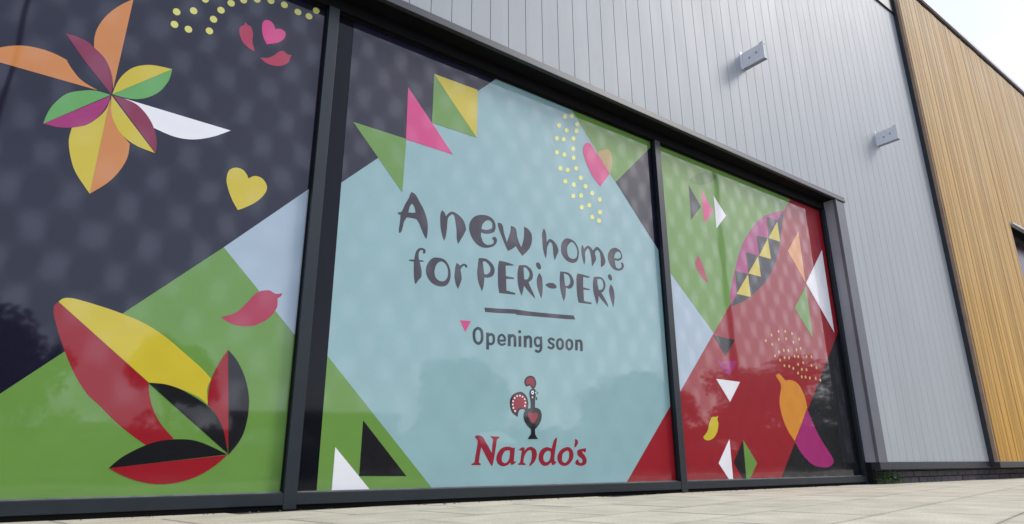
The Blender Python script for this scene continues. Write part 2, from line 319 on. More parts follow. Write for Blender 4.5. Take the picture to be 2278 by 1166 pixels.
# ------------------------------------------------------------------ timber clad block
YT = -.316; ZT = 8.755; XT = XW
tb = empty('timber_clad_building', (16.5, 1, 0))
tag(tb, 'honey coloured timber clad block with vertical boards and grey coping, right of the metal wall', 'building')
WX0, WX1, WZ0, WZ1 = 14.757, 17.6, .95, 4.617
bpart('wall_core', MB().box(XT+.006, WX0, YT+.035, 8, Z_BASE, ZT-.05), BLACKGAP, parent=tb)
bpart('wall_core', MB().box(WX1, 24, YT+.035, 8, Z_BASE, ZT-.05), BLACKGAP, parent=tb)
bpart('wall_core', MB().box(WX0, WX1, YT+.035, 8, WZ1, ZT-.05), BLACKGAP, parent=tb)
bpart('wall_core', MB().box(WX0, WX1, YT+.035, 8, Z_BASE, WZ0), BLACKGAP, parent=tb)
bpart('corner_flashing', MB().box(XT-.004, XT+.03, YT+.056, YC+.03, Z_BASE-.02, ZT-.06), FLASH, .003, tb)
bpart('corner_batten', MB().box(XT-.002, XT+.038, YT+.002, YT+.053, Z_BASE, ZT-.06), mat('aged_batten', (.32, .22, .15), .8, .2, var=.2, vscale=6), .004, tb)
tcache = {}
def tboard(x0, x1, z0, z1, dy):
    key = (round(x1-x0, 3), round(z1-z0, 3))
    if key not in tcache: tcache[key] = MB().box(0, key[0], 0, .030, 0, key[1]).mesh('timber_board', .005, 2)
    o = link('timber_board', tcache[key], LARCH, None, (x0, YT+dy, z0)); o.parent = tb; o.matrix_parent_inverse = Matrix.Translation(tb.location).inverted()
x = XT+.078
while x < 24:
    x1 = x+.110; dy = rnd.uniform(-.003, .003)
    if x1 > WX0-.02 and x < WX1+.02:
        tboard(x, x1, WZ1+.04, ZT-.07, dy); tboard(x, x1, Z_BASE, WZ0-.04, dy)
    else: tboard(x, x1, Z_BASE, ZT-.07, dy)
    x += .118
bpart('shadow_black', MB().box(XT+.0, 24, YT-.012, 3, ZT-.065, ZT), BLACKGAP, 0, tb)  # solid black band, painting in the shadow line under the coping
bpart('coping', MB().box(XT-.03, 24.1, YT-.05, 3, ZT+.002, ZT+.09), COPING, .008, tb)
bpart('base_flashing', MB().box(XT, 24, YT-.01, YT+.2, Z_BASE-.085, Z_BASE-.004), mat('black_base_trim', (.02, .021, .024), .45, .5), .004, tb)
win = bpart('window', MB().box(WX0, WX0+.06, YT+.19, YT+.30, WZ0, WZ1).box(WX1-.06, WX1, YT+.19, YT+.30, WZ0, WZ1).box(WX0+.06, WX1-.06, YT+.19, YT+.30, WZ1-.06, WZ1).box(WX0+.06, WX1-.06, YT+.19, YT+.30, WZ0, WZ0+.06), FRAME, 0, tb)
def sub(name, mb, mt, parent, bevel=0):
    o = mb.build(name, mt, None, bevel); o.parent = parent
    o.matrix_parent_inverse = Matrix.Identity(4); return o
sub('pane', MB().box(WX0+.06, WX1-.06, YT+.26, YT+.28, WZ0+.06, WZ1-.06), mat('plum_tinted_glass', srgb('#2c1024'), .2, .25), win)
sub('head_flashing', MB().box(WX0-.05, WX1+.05, YT-.045, YT+.05, WZ1, WZ1+.036), COPING, win, .004)
sub('sill', MB().box(WX0-.05, WX1+.05, YT-.045, YT+.05, WZ0-.036, WZ0), COPING, win, .004)

# window graphics: (sheet, name, colour, layer, pieces[rings[(x, z, corner) in half millimetres on the glass plane]])
GFX = [
(1,'colour_field','green',1,[[[[-748,617,1],[1600,3007,1],[3214,1380,1],[3348,-362,1],[-601,-105,1]]]]),
(1,'colour_field','sky',1,[[[[1600,3007,1],[3099,4593,1],[3345,1241,1]]]]),
(1,'petal','orange',2,[[[[-1026,4618,1],[-952,4712,0],[-878,4775,0],[-793,4832,0],[-676,4882,0],[-542,4900,0],[-417,4892,0],[-296,4859,1],[-239,4777,0],[-123,4662,0],[48,4594,1],[-846,4603,1]]]]),
(1,'petal','orange',2,[[[[207,5925,1],[90,5780,0],[-13,5598,0],[-77,5403,0],[-90,5246,0],[-73,5115,1],[42,5026,0],[122,4898,0],[169,4757,0],[188,4663,1]]]]),
(1,'petal','maroon',3,[[[[-358,5180,1],[-258,5184,0],[-147,5164,0],[-73,5115,0],[42,5026,0],[122,4898,0],[169,4757,0],[178,4592,1],[-131,4910,1]]]]),
(1,'petal','yellow',2,[[[[190,4596,1],[218,4776,0],[274,4917,0],[355,5025,0],[478,5103,0],[602,5135,0],[741,5148,1]]]]),
(1,'petal','leafgreen',3,[[[[191,4594,1],[741,5146,1],[726,4981,0],[650,4799,0],[540,4678,0],[425,4614,0],[306,4594,0]]]]),
(1,'petal','white',2,[[[[313,4584,1],[1497,4548,1],[1302,4399,0],[1096,4297,0],[888,4268,0],[657,4313,1],[569,4443,0],[454,4547,0]]]]),
(1,'petal','maroon',3,[[[[199,4582,1],[339,4577,0],[468,4536,0],[583,4432,0],[665,4300,0],[713,4142,0],[721,4001,1]]]]),
(1,'petal','yellow',4,[[[[184,4576,1],[715,3999,1],[530,4031,0],[387,4102,0],[279,4221,0],[214,4369,0]]]]),
(1,'petal','leafgreen',2,[[[[175,4581,1],[28,4582,0],[-102,4533,0],[-224,4451,0],[-309,4307,0],[-351,4174,0],[-369,4029,1]]]]),
(1,'petal','magenta',3,[[[[177,4569,1],[-369,4029,1],[-240,4028,0],[-115,4064,0],[8,4139,0],[101,4268,0],[158,4426,0]]]]),
(1,'petal','yellow',2,[[[[179,4535,1],[163,4397,0],[102,4261,0],[8,4136,0],[-114,4062,1],[-117,3914,0],[-79,3751,0],[2,3559,0],[170,3344,1]]]]),
(1,'petal','orange',3,[[[[179,4535,1],[170,3344,1],[313,3513,0],[403,3685,0],[453,3863,0],[451,4038,1],[316,4171,0],[237,4299,0]]]]),
(1,'heart','yellow',2,[[[[1702,3514,1],[1616,3641,0],[1550,3786,0],[1526,3892,0],[1540,4003,0],[1610,4064,0],[1700,4060,0],[1757,4005,0],[1779,3960,1],[1852,4015,0],[1945,4005,0],[2013,3919,0],[2001,3813,0],[1912,3677,0],[1769,3555,0]]]]),
(1,'seed','paleyellow',2,[[[[721,5944,0],[704,5920,0],[678,5911,0],[653,5921,0],[639,5946,0],[640,5977,0],[656,6001,0],[682,6011,0],[707,6001,0],[722,5975,0]]]]),
(1,'seed','paleyellow',2,[[[[906,6047,0],[889,6022,0],[863,6013,0],[837,6023,0],[823,6048,0],[824,6079,0],[841,6104,0],[867,6114,0],[892,6104,0],[907,6078,0]]]]),
(1,'seed','paleyellow',2,[[[[722,5757,0],[706,5733,0],[680,5724,0],[655,5734,0],[640,5759,0],[642,5790,0],[658,5814,0],[684,5823,0],[709,5812,0],[723,5787,0]]]]),
(1,'seed','paleyellow',2,[[[[882,5756,0],[865,5732,0],[839,5723,0],[814,5733,0],[800,5758,0],[801,5789,0],[818,5813,0],[844,5822,0],[869,5812,0],[884,5786,0]]]]),
(1,'seed','paleyellow',2,[[[[1121,5837,0],[1104,5813,0],[1077,5804,0],[1052,5814,0],[1037,5839,0],[1039,5870,0],[1056,5894,0],[1082,5903,0],[1108,5893,0],[1123,5868,0]]]]),
(1,'seed','paleyellow',2,[[[[1148,6028,0],[1130,6003,0],[1103,5994,0],[1078,6004,0],[1063,6029,0],[1065,6060,0],[1082,6085,0],[1109,6094,0],[1134,6084,0],[1149,6059,0]]]]),
(1,'seed','paleyellow',2,[[[[1219,6204,0],[1201,6178,0],[1174,6169,0],[1148,6178,0],[1133,6204,0],[1135,6235,0],[1153,6260,0],[1180,6270,0],[1206,6260,0],[1221,6235,0]]]]),
(1,'seed','paleyellow',2,[[[[1327,6366,0],[1309,6340,0],[1281,6330,0],[1255,6339,0],[1240,6365,0],[1242,6396,0],[1260,6422,0],[1287,6432,0],[1314,6423,0],[1329,6397,0]]]]),
(1,'seed','paleyellow',2,[[[[1472,6486,0],[1454,6460,0],[1426,6450,0],[1400,6459,0],[1385,6485,0],[1387,6517,0],[1405,6543,0],[1433,6553,0],[1459,6544,0],[1474,6518,0]]]]),
(1,'seed','paleyellow',2,[[[[1640,6577,0],[1621,6551,0],[1593,6541,0],[1567,6550,0],[1551,6575,0],[1554,6607,0],[1572,6634,0],[1600,6645,0],[1627,6635,0],[1642,6610,0]]]]),
(1,'seed','paleyellow',2,[[[[1821,6643,0],[1802,6616,0],[1773,6605,0],[1746,6615,0],[1731,6640,0],[1733,6672,0],[1753,6699,0],[1781,6710,0],[1808,6701,0],[1823,6675,0]]]]),
(1,'seed','paleyellow',2,[[[[2006,6662,0],[1986,6636,0],[1958,6625,0],[1930,6634,0],[1915,6660,0],[1918,6692,0],[1937,6719,0],[1966,6729,0],[1994,6720,0],[2009,6695,0]]]]),
(1,'seed','paleyellow',2,[[[[2201,6634,0],[2181,6607,0],[2151,6597,0],[2124,6606,0],[2109,6631,0],[2111,6663,0],[2131,6690,0],[2161,6701,0],[2188,6692,0],[2204,6666,0]]]]),
(1,'seed','paleyellow',2,[[[[2361,6636,0],[2341,6609,0],[2311,6599,0],[2284,6608,0],[2269,6633,0],[2272,6665,0],[2292,6692,0],[2321,6703,0],[2349,6694,0],[2365,6668,0]]]]),
(1,'seed','paleyellow',2,[[[[2457,6776,0],[2436,6749,0],[2406,6738,0],[2378,6747,0],[2363,6772,0],[2366,6805,0],[2386,6832,0],[2416,6843,0],[2445,6834,0],[2460,6808,0]]]]),
(1,'seed','paleyellow',2,[[[[1014,6277,0],[997,6251,0],[970,6241,0],[945,6251,0],[930,6276,0],[931,6308,0],[948,6333,0],[975,6343,0],[1001,6334,0],[1016,6308,0]]]]),
(1,'chilli','crimson',2,[[[[1486,6179,1],[1523,6148,0],[1569,6133,0],[1603,6041,0],[1612,5914,0],[1656,5780,1],[1576,5805,0],[1493,5863,0],[1443,5959,0],[1432,6059,0],[1481,6129,0]]]]),
(1,'heart','pink',2,[[[[1795,5955,1],[1734,6062,0],[1704,6205,0],[1723,6305,0],[1785,6339,0],[1849,6308,0],[1882,6237,1],[1945,6271,0],[2018,6248,0],[2018,6162,0],[1947,6052,0]]]]),
(1,'chilli','crimson',2,[[[[1732,5718,1],[1836,5761,0],[1909,5832,0],[1962,5908,0],[2019,5944,0],[2084,5917,0],[2140,5928,1],[2124,5879,0],[2106,5799,0],[2032,5716,0],[1945,5675,0],[1826,5668,0]]]]),
(1,'chilli','crimson',2,[[[[1669,2155,1],[1830,2232,0],[1948,2378,0],[2043,2509,0],[2178,2559,0],[2267,2528,0],[2346,2546,1],[2335,2508,0],[2296,2472,1],[2299,2353,0],[2215,2210,0],[2060,2104,0],[1902,2077,0],[1780,2099,0]]]]),
(1,'chilli_half','yellow',2,[[[[94,2117,1],[126,2155,0],[176,2169,0],[256,2164,0],[452,2124,0],[664,2070,0],[907,1984,0],[1123,1863,0],[1349,1694,0],[1535,1551,0],[1655,1436,1],[1627,1322,0],[1654,1151,1],[1545,1228,0],[1351,1305,0],[1195,1344,0],[1033,1355,1]]]]),
(1,'chilli_half','red',2,[[[[94,2115,1],[1033,1353,1],[1064,1208,0],[1122,1064,0],[1216,920,0],[1361,771,1],[1229,743,0],[1102,702,1],[944,809,0],[773,946,0],[614,1094,0],[493,1202,0],[358,1386,0],[235,1611,0],[127,1847,0],[70,2008,0],[70,2081,0]]]]),
(1,'leaf','black',4,[[[[1032,1349,1],[1193,1346,0],[1352,1300,0],[1518,1219,0],[1662,1128,0],[1770,1021,0],[1856,870,0],[1911,691,0],[1934,619,1]]]]),
(1,'leaf','red',3,[[[[1795,1781,1],[1722,1634,0],[1662,1455,0],[1643,1282,0],[1658,1142,1],[1753,1048,0],[1839,897,0],[1900,732,0],[1930,650,1],[1879,1153,1]]]]),
(1,'leaf','black',5,[[[[1796,1781,1],[1899,1679,0],[2004,1509,0],[2077,1308,0],[2102,1120,0],[2087,904,0],[2035,748,0],[1938,608,1],[1877,1153,1]]]]),
(1,'leaf','black',3,[[[[799,474,1],[898,579,0],[1046,675,0],[1204,742,0],[1374,767,0],[1552,761,0],[1715,709,0],[1928,613,1]]]]),
(1,'leaf','red',4,[[[[799,474,1],[1931,608,1],[1797,480,0],[1628,375,0],[1435,320,0],[1254,311,0],[1072,346,0],[925,404,0]]]]),
(2,'colour_field','navy',1,[[[[2644,3872,1],[5680,6958,1],[6064,8152,1],[2305,7727,1]]]]),
(2,'triangle','green',2,[[[[3095,5205,1],[3946,5198,1],[3923,4315,1]]]]),
(2,'triangle','pink',3,[[[[3934,6089,1],[3939,5188,1],[4772,5180,1]]]]),
(2,'triangle','green',3,[[[[4383,6506,1],[5209,5619,1],[4374,5615,1]]]]),
(2,'triangle','yellow',2,[[[[4379,6504,1],[5224,6520,1],[5214,5621,1]]]]),
(2,'colour_field','green',1,[[[[7164,7094,1],[10349,7524,1],[8416,5664,1]]]]),
(2,'colour_field','navy',2,[[[[8423,5675,1],[10355,7581,1],[9930,4061,1]]]]),
(2,'colour_field','green',1,[[[[2680,2143,1],[4614,151,1],[2884,-87,1]]]]),
(2,'colour_field','red',1,[[[[8106,24,1],[10554,2578,1],[10118,-428,1]]]]),
(2,'seed','seedyellow',3,[[[[7221,6690,0],[7204,6650,0],[7167,6622,0],[7130,6625,0],[7116,6655,0],[7133,6696,0],[7170,6723,0],[7207,6721,0]]]]),
(2,'seed','seedyellow',3,[[[[7397,6764,0],[7380,6723,0],[7342,6695,0],[7305,6697,0],[7291,6728,0],[7308,6769,0],[7346,6797,0],[7383,6795,0]]]]),
(2,'seed','seedyellow',3,[[[[7067,6453,0],[7051,6413,0],[7014,6387,0],[6979,6390,0],[6965,6419,0],[6981,6459,0],[7018,6485,0],[7054,6483,0]]]]),
(2,'seed','seedyellow',3,[[[[7248,6411,0],[7231,6371,0],[7194,6345,0],[7158,6348,0],[7144,6378,0],[7161,6418,0],[7198,6444,0],[7234,6442,0]]]]),
(2,'seed','seedyellow',3,[[[[7520,6630,0],[7503,6589,0],[7464,6561,0],[7427,6564,0],[7413,6594,0],[7430,6635,0],[7469,6663,0],[7506,6661,0]]]]),
(2,'seed','seedyellow',3,[[[[7500,6479,0],[7482,6438,0],[7444,6411,0],[7407,6414,0],[7393,6444,0],[7410,6485,0],[7448,6512,0],[7486,6510,0]]]]),
(2,'seed','seedyellow',3,[[[[7004,6172,0],[6988,6133,0],[6952,6107,0],[6916,6110,0],[6903,6140,0],[6919,6179,0],[6955,6204,0],[6990,6201,0]]]]),
(2,'seed','seedyellow',3,[[[[7169,6202,0],[7153,6163,0],[7116,6137,0],[7080,6140,0],[7067,6170,0],[7083,6209,0],[7120,6235,0],[7155,6232,0]]]]),
(2,'seed','seedyellow',3,[[[[7415,6293,0],[7398,6253,0],[7360,6227,0],[7324,6230,0],[7310,6260,0],[7327,6300,0],[7364,6326,0],[7401,6323,0]]]]),
(2,'seed','seedyellow',3,[[[[7399,6079,0],[7382,6040,0],[7344,6014,0],[7308,6017,0],[7294,6047,0],[7311,6087,0],[7348,6112,0],[7385,6109,0]]]]),
(2,'seed','seedyellow',3,[[[[6994,5883,0],[6978,5844,0],[6942,5820,0],[6907,5824,0],[6894,5853,0],[6909,5891,0],[6945,5915,0],[6980,5912,0]]]]),
(2,'seed','seedyellow',3,[[[[7173,5891,0],[7156,5853,0],[7120,5828,0],[7084,5831,0],[7071,5861,0],[7087,5899,0],[7124,5924,0],[7159,5921,0]]]]),
(2,'seed','seedyellow',3,[[[[7400,5891,0],[7383,5852,0],[7345,5828,0],[7309,5831,0],[7296,5861,0],[7312,5900,0],[7350,5925,0],[7386,5921,0]]]]),
(2,'seed','seedyellow',3,[[[[7067,5585,0],[7051,5548,0],[7015,5524,0],[6980,5528,0],[6967,5557,0],[6983,5594,0],[7018,5618,0],[7053,5614,0]]]]),
(2,'seed','seedyellow',3,[[[[7240,5600,0],[7224,5562,0],[7187,5538,0],[7152,5542,0],[7138,5571,0],[7154,5609,0],[7191,5633,0],[7226,5629,0]]]]),
(2,'seed','seedyellow',3,[[[[7452,5693,0],[7435,5655,0],[7398,5630,0],[7361,5634,0],[7348,5664,0],[7364,5702,0],[7402,5727,0],[7438,5723,0]]]]),
(2,'seed','seedyellow',3,[[[[7558,5529,0],[7540,5491,0],[7503,5467,0],[7466,5471,0],[7453,5501,0],[7470,5539,0],[7507,5563,0],[7544,5559,0]]]]),
(2,'seed','seedyellow',3,[[[[7173,5356,0],[7157,5319,0],[7121,5296,0],[7086,5300,0],[7073,5329,0],[7089,5366,0],[7125,5389,0],[7160,5385,0]]]]),
(2,'seed','seedyellow',3,[[[[7378,5345,0],[7361,5308,0],[7324,5284,0],[7289,5289,0],[7275,5318,0],[7292,5355,0],[7329,5379,0],[7364,5375,0]]]]),
(2,'seed','seedyellow',3,[[[[7671,5388,0],[7654,5350,0],[7615,5326,0],[7579,5330,0],[7565,5360,0],[7582,5398,0],[7621,5422,0],[7657,5418,0]]]]),
(2,'seed','seedyellow',3,[[[[7831,5292,0],[7813,5254,0],[7774,5230,0],[7737,5235,0],[7723,5265,0],[7741,5303,0],[7780,5326,0],[7817,5322,0]]]]),
(2,'seed','seedyellow',3,[[[[7355,5115,0],[7338,5078,0],[7301,5055,0],[7266,5060,0],[7253,5089,0],[7269,5126,0],[7306,5148,0],[7341,5144,0]]]]),
(2,'seed','seedyellow',3,[[[[7549,5174,0],[7532,5136,0],[7495,5114,0],[7459,5118,0],[7445,5148,0],[7462,5185,0],[7499,5208,0],[7536,5203,0]]]]),
(2,'seed','seedyellow',3,[[[[8020,5212,0],[8002,5174,0],[7962,5151,0],[7925,5155,0],[7911,5185,0],[7929,5223,0],[7969,5247,0],[8006,5243,0]]]]),
(2,'seed','seedyellow',3,[[[[7743,5029,0],[7726,4992,0],[7687,4969,0],[7651,4974,0],[7637,5004,0],[7655,5041,0],[7693,5064,0],[7729,5059,0]]]]),
(2,'seed','seedyellow',3,[[[[7550,4942,0],[7533,4905,0],[7496,4883,0],[7460,4888,0],[7447,4917,0],[7463,4954,0],[7501,4976,0],[7537,4971,0]]]]),
(2,'seed','seedyellow',3,[[[[8010,4955,0],[7992,4917,0],[7953,4894,0],[7916,4899,0],[7902,4929,0],[7920,4967,0],[7959,4990,0],[7997,4985,0]]]]),
(2,'seed','seedyellow',3,[[[[7806,4811,0],[7788,4775,0],[7750,4753,0],[7714,4758,0],[7700,4787,0],[7717,4824,0],[7755,4846,0],[7792,4841,0]]]]),
(2,'seed','seedyellow',3,[[[[7976,4778,0],[7958,4741,0],[7919,4718,0],[7882,4724,0],[7868,4753,0],[7886,4790,0],[7925,4813,0],[7962,4807,0]]]]),
(2,'chilli_half','faintpeach',2,[[[[7957,6159,1],[8102,6264,0],[8299,6317,0],[8355,6114,0],[8280,5801,1]]]]),
(2,'chilli_half','pink',3,[[[[8000,5474,1],[7792,5654,0],[7626,5957,0],[7595,6138,0],[7676,6278,0],[7801,6297,0],[7956,6137,0],[8150,5944,0],[8269,5798,1]]]]),
(2,'underline','plum',1,[[[[5396,2780,1],[5648,2799,0],[5980,2830,0],[6287,2836,0],[6735,2859,0],[7221,2891,1],[7253,2826,1],[6999,2805,0],[6475,2774,0],[6039,2748,0],[5967,2759,0],[5648,2727,0],[5408,2714,1]]]]),
(2,'triangle','pink',1,[[[[4956,2529,1],[5155,2540,1],[5058,2362,1]]]]),
(2,'triangle','black',2,[[[[3531,1040,1],[4184,349,1],[3523,359,1]]]]),
(2,'triangle','white',2,[[[[3184,706,1],[3716,156,1],[3179,163,1]]]]),
(2,'letter','plum',1,[[[[4076,4363,1],[4048,4309,0],[4035,4254,0],[3977,4136,0],[3930,4017,0],[3868,3988,1],[3875,3964,0],[3912,3957,1],[3911,3866,0],[3898,3723,0],[3905,3679,1],[3935,3696,0],[3958,3776,0],[3974,3860,0],[4013,3940,1],[4076,3949,0],[4173,3950,1],[4219,3894,0],[4277,3784,0],[4324,3701,0],[4353,3679,1],[4366,3761,0],[4367,3885,0],[4345,4005,0],[4285,4137,0],[4215,4235,0],[4145,4333,0]],[[4092,4179,1],[4057,4124,0],[4038,4027,1],[4094,4033,0],[4155,4051,1],[4132,4132,0]]]]),
(2,'letter','plum',1,[[[[4603,4196,1],[4577,4121,0],[4577,4015,0],[4590,3892,0],[4622,3774,0],[4653,3707,1],[4679,3775,0],[4696,3894,0],[4701,4001,0],[4716,4100,0],[4778,4167,1],[4819,4155,0],[4845,4054,0],[4866,3930,0],[4875,3794,0],[4900,3705,1],[4934,3764,0],[5002,3885,0],[5042,3974,1],[5010,4080,0],[4949,4153,0],[4865,4198,0],[4788,4213,0],[4725,4177,0],[4675,4112,1],[4644,4168,0]]]]),
(2,'letter','plum',1,[[[[5325,4283,0],[5202,4232,0],[5118,4126,0],[5096,4012,0],[5128,3900,0],[5208,3798,0],[5318,3745,0],[5454,3756,0],[5579,3818,0],[5627,3905,0],[5604,3961,0],[5553,3956,0],[5535,3919,0],[5566,3893,0],[5541,3838,0],[5441,3802,0],[5367,3830,0],[5322,3919,0],[5322,3984,1],[5415,3982,0],[5540,4025,0],[5591,4086,0],[5597,4177,0],[5552,4256,0],[5450,4295,0]],[[5426,4211,0],[5351,4133,0],[5327,4046,1],[5427,4051,0],[5534,4101,1],[5533,4185,0],[5489,4220,0]]]]),
(2,'letter','plum',1,[[[[5642,4220,1],[5707,4223,0],[5746,4175,0],[5765,4078,0],[5823,3923,1],[5890,4105,0],[5903,4221,1],[5970,4219,0],[6016,4177,0],[6042,4035,0],[6114,3891,1],[6170,4061,0],[6180,4270,1],[6269,4243,0],[6336,4165,0],[6341,4050,0],[6305,3940,0],[6235,3846,0],[6138,3748,1],[6060,3824,0],[6007,3892,1],[5941,3840,0],[5849,3778,1],[5797,3851,0],[5720,4002,0],[5655,4144,0]]]]),
(2,'letter','plum',1,[[[[6602,4329,1],[6564,4228,0],[6564,4111,0],[6575,3969,0],[6607,3851,0],[6635,3798,1],[6655,3888,0],[6670,4007,0],[6733,4117,1],[6780,4087,0],[6795,4012,0],[6804,3897,0],[6830,3796,1],[6876,3892,0],[6921,3988,0],[6888,4079,0],[6818,4144,0],[6734,4166,0],[6661,4097,1],[6652,4227,0],[6631,4301,0]]]]),
(2,'letter','plum',1,[[[[7103,4251,0],[7014,4173,0],[6978,4048,0],[6999,3934,0],[7099,3845,0],[7235,3826,0],[7338,3879,0],[7388,3998,0],[7387,4108,0],[7328,4207,0],[7229,4257,0]],[[7214,4204,0],[7135,4118,0],[7119,4016,0],[7152,3924,0],[7251,3903,0],[7329,3947,0],[7356,4042,0],[7337,4128,0],[7277,4197,0]]]]),
(2,'letter','plum',1,[[[[7475,4206,1],[7451,4100,0],[7469,3963,0],[7508,3840,1],[7538,3926,0],[7546,4078,0],[7617,4173,1],[7653,4129,0],[7680,4023,0],[7696,3839,1],[7753,3915,0],[7805,4005,0],[7784,4114,0],[7835,4185,1],[7900,4146,0],[7919,4026,0],[7916,3868,1],[7993,3917,0],[8039,3997,0],[8006,4114,0],[7931,4203,0],[7839,4242,0],[7762,4181,0],[7734,4155,1],[7677,4205,0],[7612,4218,0],[7545,4169,0],[7523,4134,1],[7506,4182,0]]]]),
(2,'letter','plum',1,[[[[8267,4306,0],[8165,4238,0],[8101,4112,0],[8133,3983,0],[8223,3896,0],[8361,3879,0],[8478,3935,0],[8512,4009,0],[8480,4056,0],[8437,4043,0],[8455,4010,0],[8437,3954,0],[8364,3921,0],[8297,3950,0],[8278,4072,1],[8362,4071,0],[8449,4114,0],[8483,4183,0],[8448,4272,0],[8366,4314,0]],[[8361,4250,0],[8293,4190,0],[8266,4106,1],[8365,4114,0],[8438,4154,0],[8450,4209,0],[8417,4245,0]]]]),
(2,'letter','plum',1,[[[[4192,2964,1],[4174,3056,0],[4163,3193,0],[4163,3289,1],[4079,3291,1],[4088,3310,1],[4166,3324,1],[4181,3424,0],[4216,3493,0],[4281,3523,0],[4335,3511,0],[4346,3469,0],[4323,3442,0],[4298,3455,0],[4307,3483,0],[4273,3490,0],[4241,3453,0],[4234,3390,0],[4246,3335,1],[4322,3335,1],[4318,3317,1],[4257,3306,1],[4274,3247,0],[4294,3163,0],[4290,3084,0],[4245,3024,0],[4215,2976,0]]]]),
(2,'letter','plum',1,[[[[4538,3424,0],[4451,3390,0],[4382,3293,0],[4362,3184,0],[4394,3093,0],[4474,3018,0],[4601,2990,0],[4709,3020,0],[4766,3101,0],[4783,3211,0],[4750,3332,0],[4667,3416,0]],[[4599,3372,0],[4541,3322,0],[4506,3217,0],[4529,3115,0],[4608,3071,0],[4687,3092,0],[4729,3157,0],[4737,3239,0],[4710,3325,0],[4658,3370,0]]]]),
(2,'letter','plum',1,[[[[4885,3406,1],[4866,3352,0],[4853,3259,0],[4850,3168,0],[4878,3065,0],[4915,2999,1],[4949,3076,0],[4977,3171,0],[4965,3260,0],[4959,3323,0],[5014,3383,0],[5046,3357,0],[5072,3366,1],[5072,3394,0],[5014,3414,0],[4942,3371,1]]]]),
(2,'letter','plum',1,[[[[5282,3553,1],[5267,3424,0],[5256,3310,0],[5281,3166,0],[5347,3029,1],[5378,3126,0],[5393,3259,1],[5463,3266,0],[5551,3313,0],[5584,3404,0],[5550,3493,0],[5461,3553,0],[5385,3568,0]],[[5358,3511,1],[5370,3414,0],[5387,3314,1],[5441,3318,0],[5496,3370,0],[5501,3437,0],[5462,3487,0],[5407,3520,0]]]]),
(2,'letter','plum',1,[[[[5673,3583,1],[5832,3582,0],[5971,3564,1],[5924,3545,0],[5798,3523,1],[5803,3351,1],[5969,3350,1],[5963,3324,1],[5808,3304,1],[5813,3115,1],[5990,3099,1],[5984,3069,1],[5830,3060,0],[5673,3051,1],[5651,3169,0],[5645,3338,0],[5651,3492,0]]]]),
(2,'letter','plum',1,[[[[6065,3575,1],[6035,3457,0],[6033,3331,0],[6055,3199,0],[6112,3069,1],[6142,3155,0],[6161,3245,1],[6266,3155,0],[6384,3065,1],[6379,3103,0],[6303,3238,0],[6257,3319,1],[6281,3337,0],[6336,3390,0],[6353,3462,0],[6321,3546,0],[6226,3599,0],[6142,3594,0]],[[6159,3552,1],[6164,3450,0],[6169,3358,1],[6228,3363,0],[6271,3419,0],[6278,3479,0],[6243,3532,0],[6201,3560,0]]]]),
(2,'letter','plum',1,[[[[6485,3520,1],[6433,3406,0],[6437,3279,0],[6483,3158,0],[6518,3085,1],[6544,3177,0],[6554,3317,0],[6539,3454,0]]],[[[6427,3680,0],[6483,3695,0],[6525,3642,0],[6517,3590,0],[6468,3582,0],[6426,3624,0]]]]),
(2,'letter','plum',1,[[[[6616,3332,0],[6698,3380,0],[6799,3386,0],[6855,3344,0],[6822,3304,0],[6708,3291,0]]]]),
(2,'letter','plum',1,[[[[6948,3624,1],[6931,3498,0],[6932,3356,0],[6959,3219,0],[7006,3106,1],[7049,3213,0],[7061,3356,1],[7145,3349,0],[7220,3402,0],[7251,3489,0],[7208,3586,0],[7118,3633,0]],[[7025,3601,1],[7034,3495,0],[7049,3390,1],[7108,3394,0],[7163,3454,0],[7160,3536,0],[7116,3591,0]]]]),
(2,'letter','plum',1,[[[[7339,3655,1],[7467,3656,0],[7625,3645,1],[7616,3617,1],[7472,3614,1],[7462,3424,1],[7619,3417,1],[7611,3395,1],[7467,3383,1],[7470,3182,1],[7654,3177,1],[7638,3144,1],[7481,3138,0],[7340,3133,1],[7314,3272,0],[7309,3457,0],[7315,3583,0]]]]),
(2,'letter','plum',1,[[[[7730,3657,1],[7702,3541,0],[7701,3393,0],[7735,3272,0],[7777,3153,1],[7818,3253,0],[7822,3327,1],[7916,3246,0],[8051,3144,1],[8028,3230,0],[7897,3391,1],[7956,3432,0],[8005,3525,0],[7996,3610,0],[7929,3674,0],[7830,3679,0]],[[7813,3628,1],[7814,3538,0],[7836,3435,1],[7908,3451,0],[7955,3517,0],[7946,3602,0],[7899,3642,0]]]]),
(2,'letter','plum',1,[[[[8140,3590,1],[8096,3486,0],[8097,3389,0],[8138,3257,0],[8174,3155,1],[8213,3289,0],[8223,3430,0],[8194,3533,0]]],[[[8085,3749,0],[8138,3775,0],[8182,3727,0],[8175,3672,0],[8130,3659,0],[8089,3701,0]]]]),
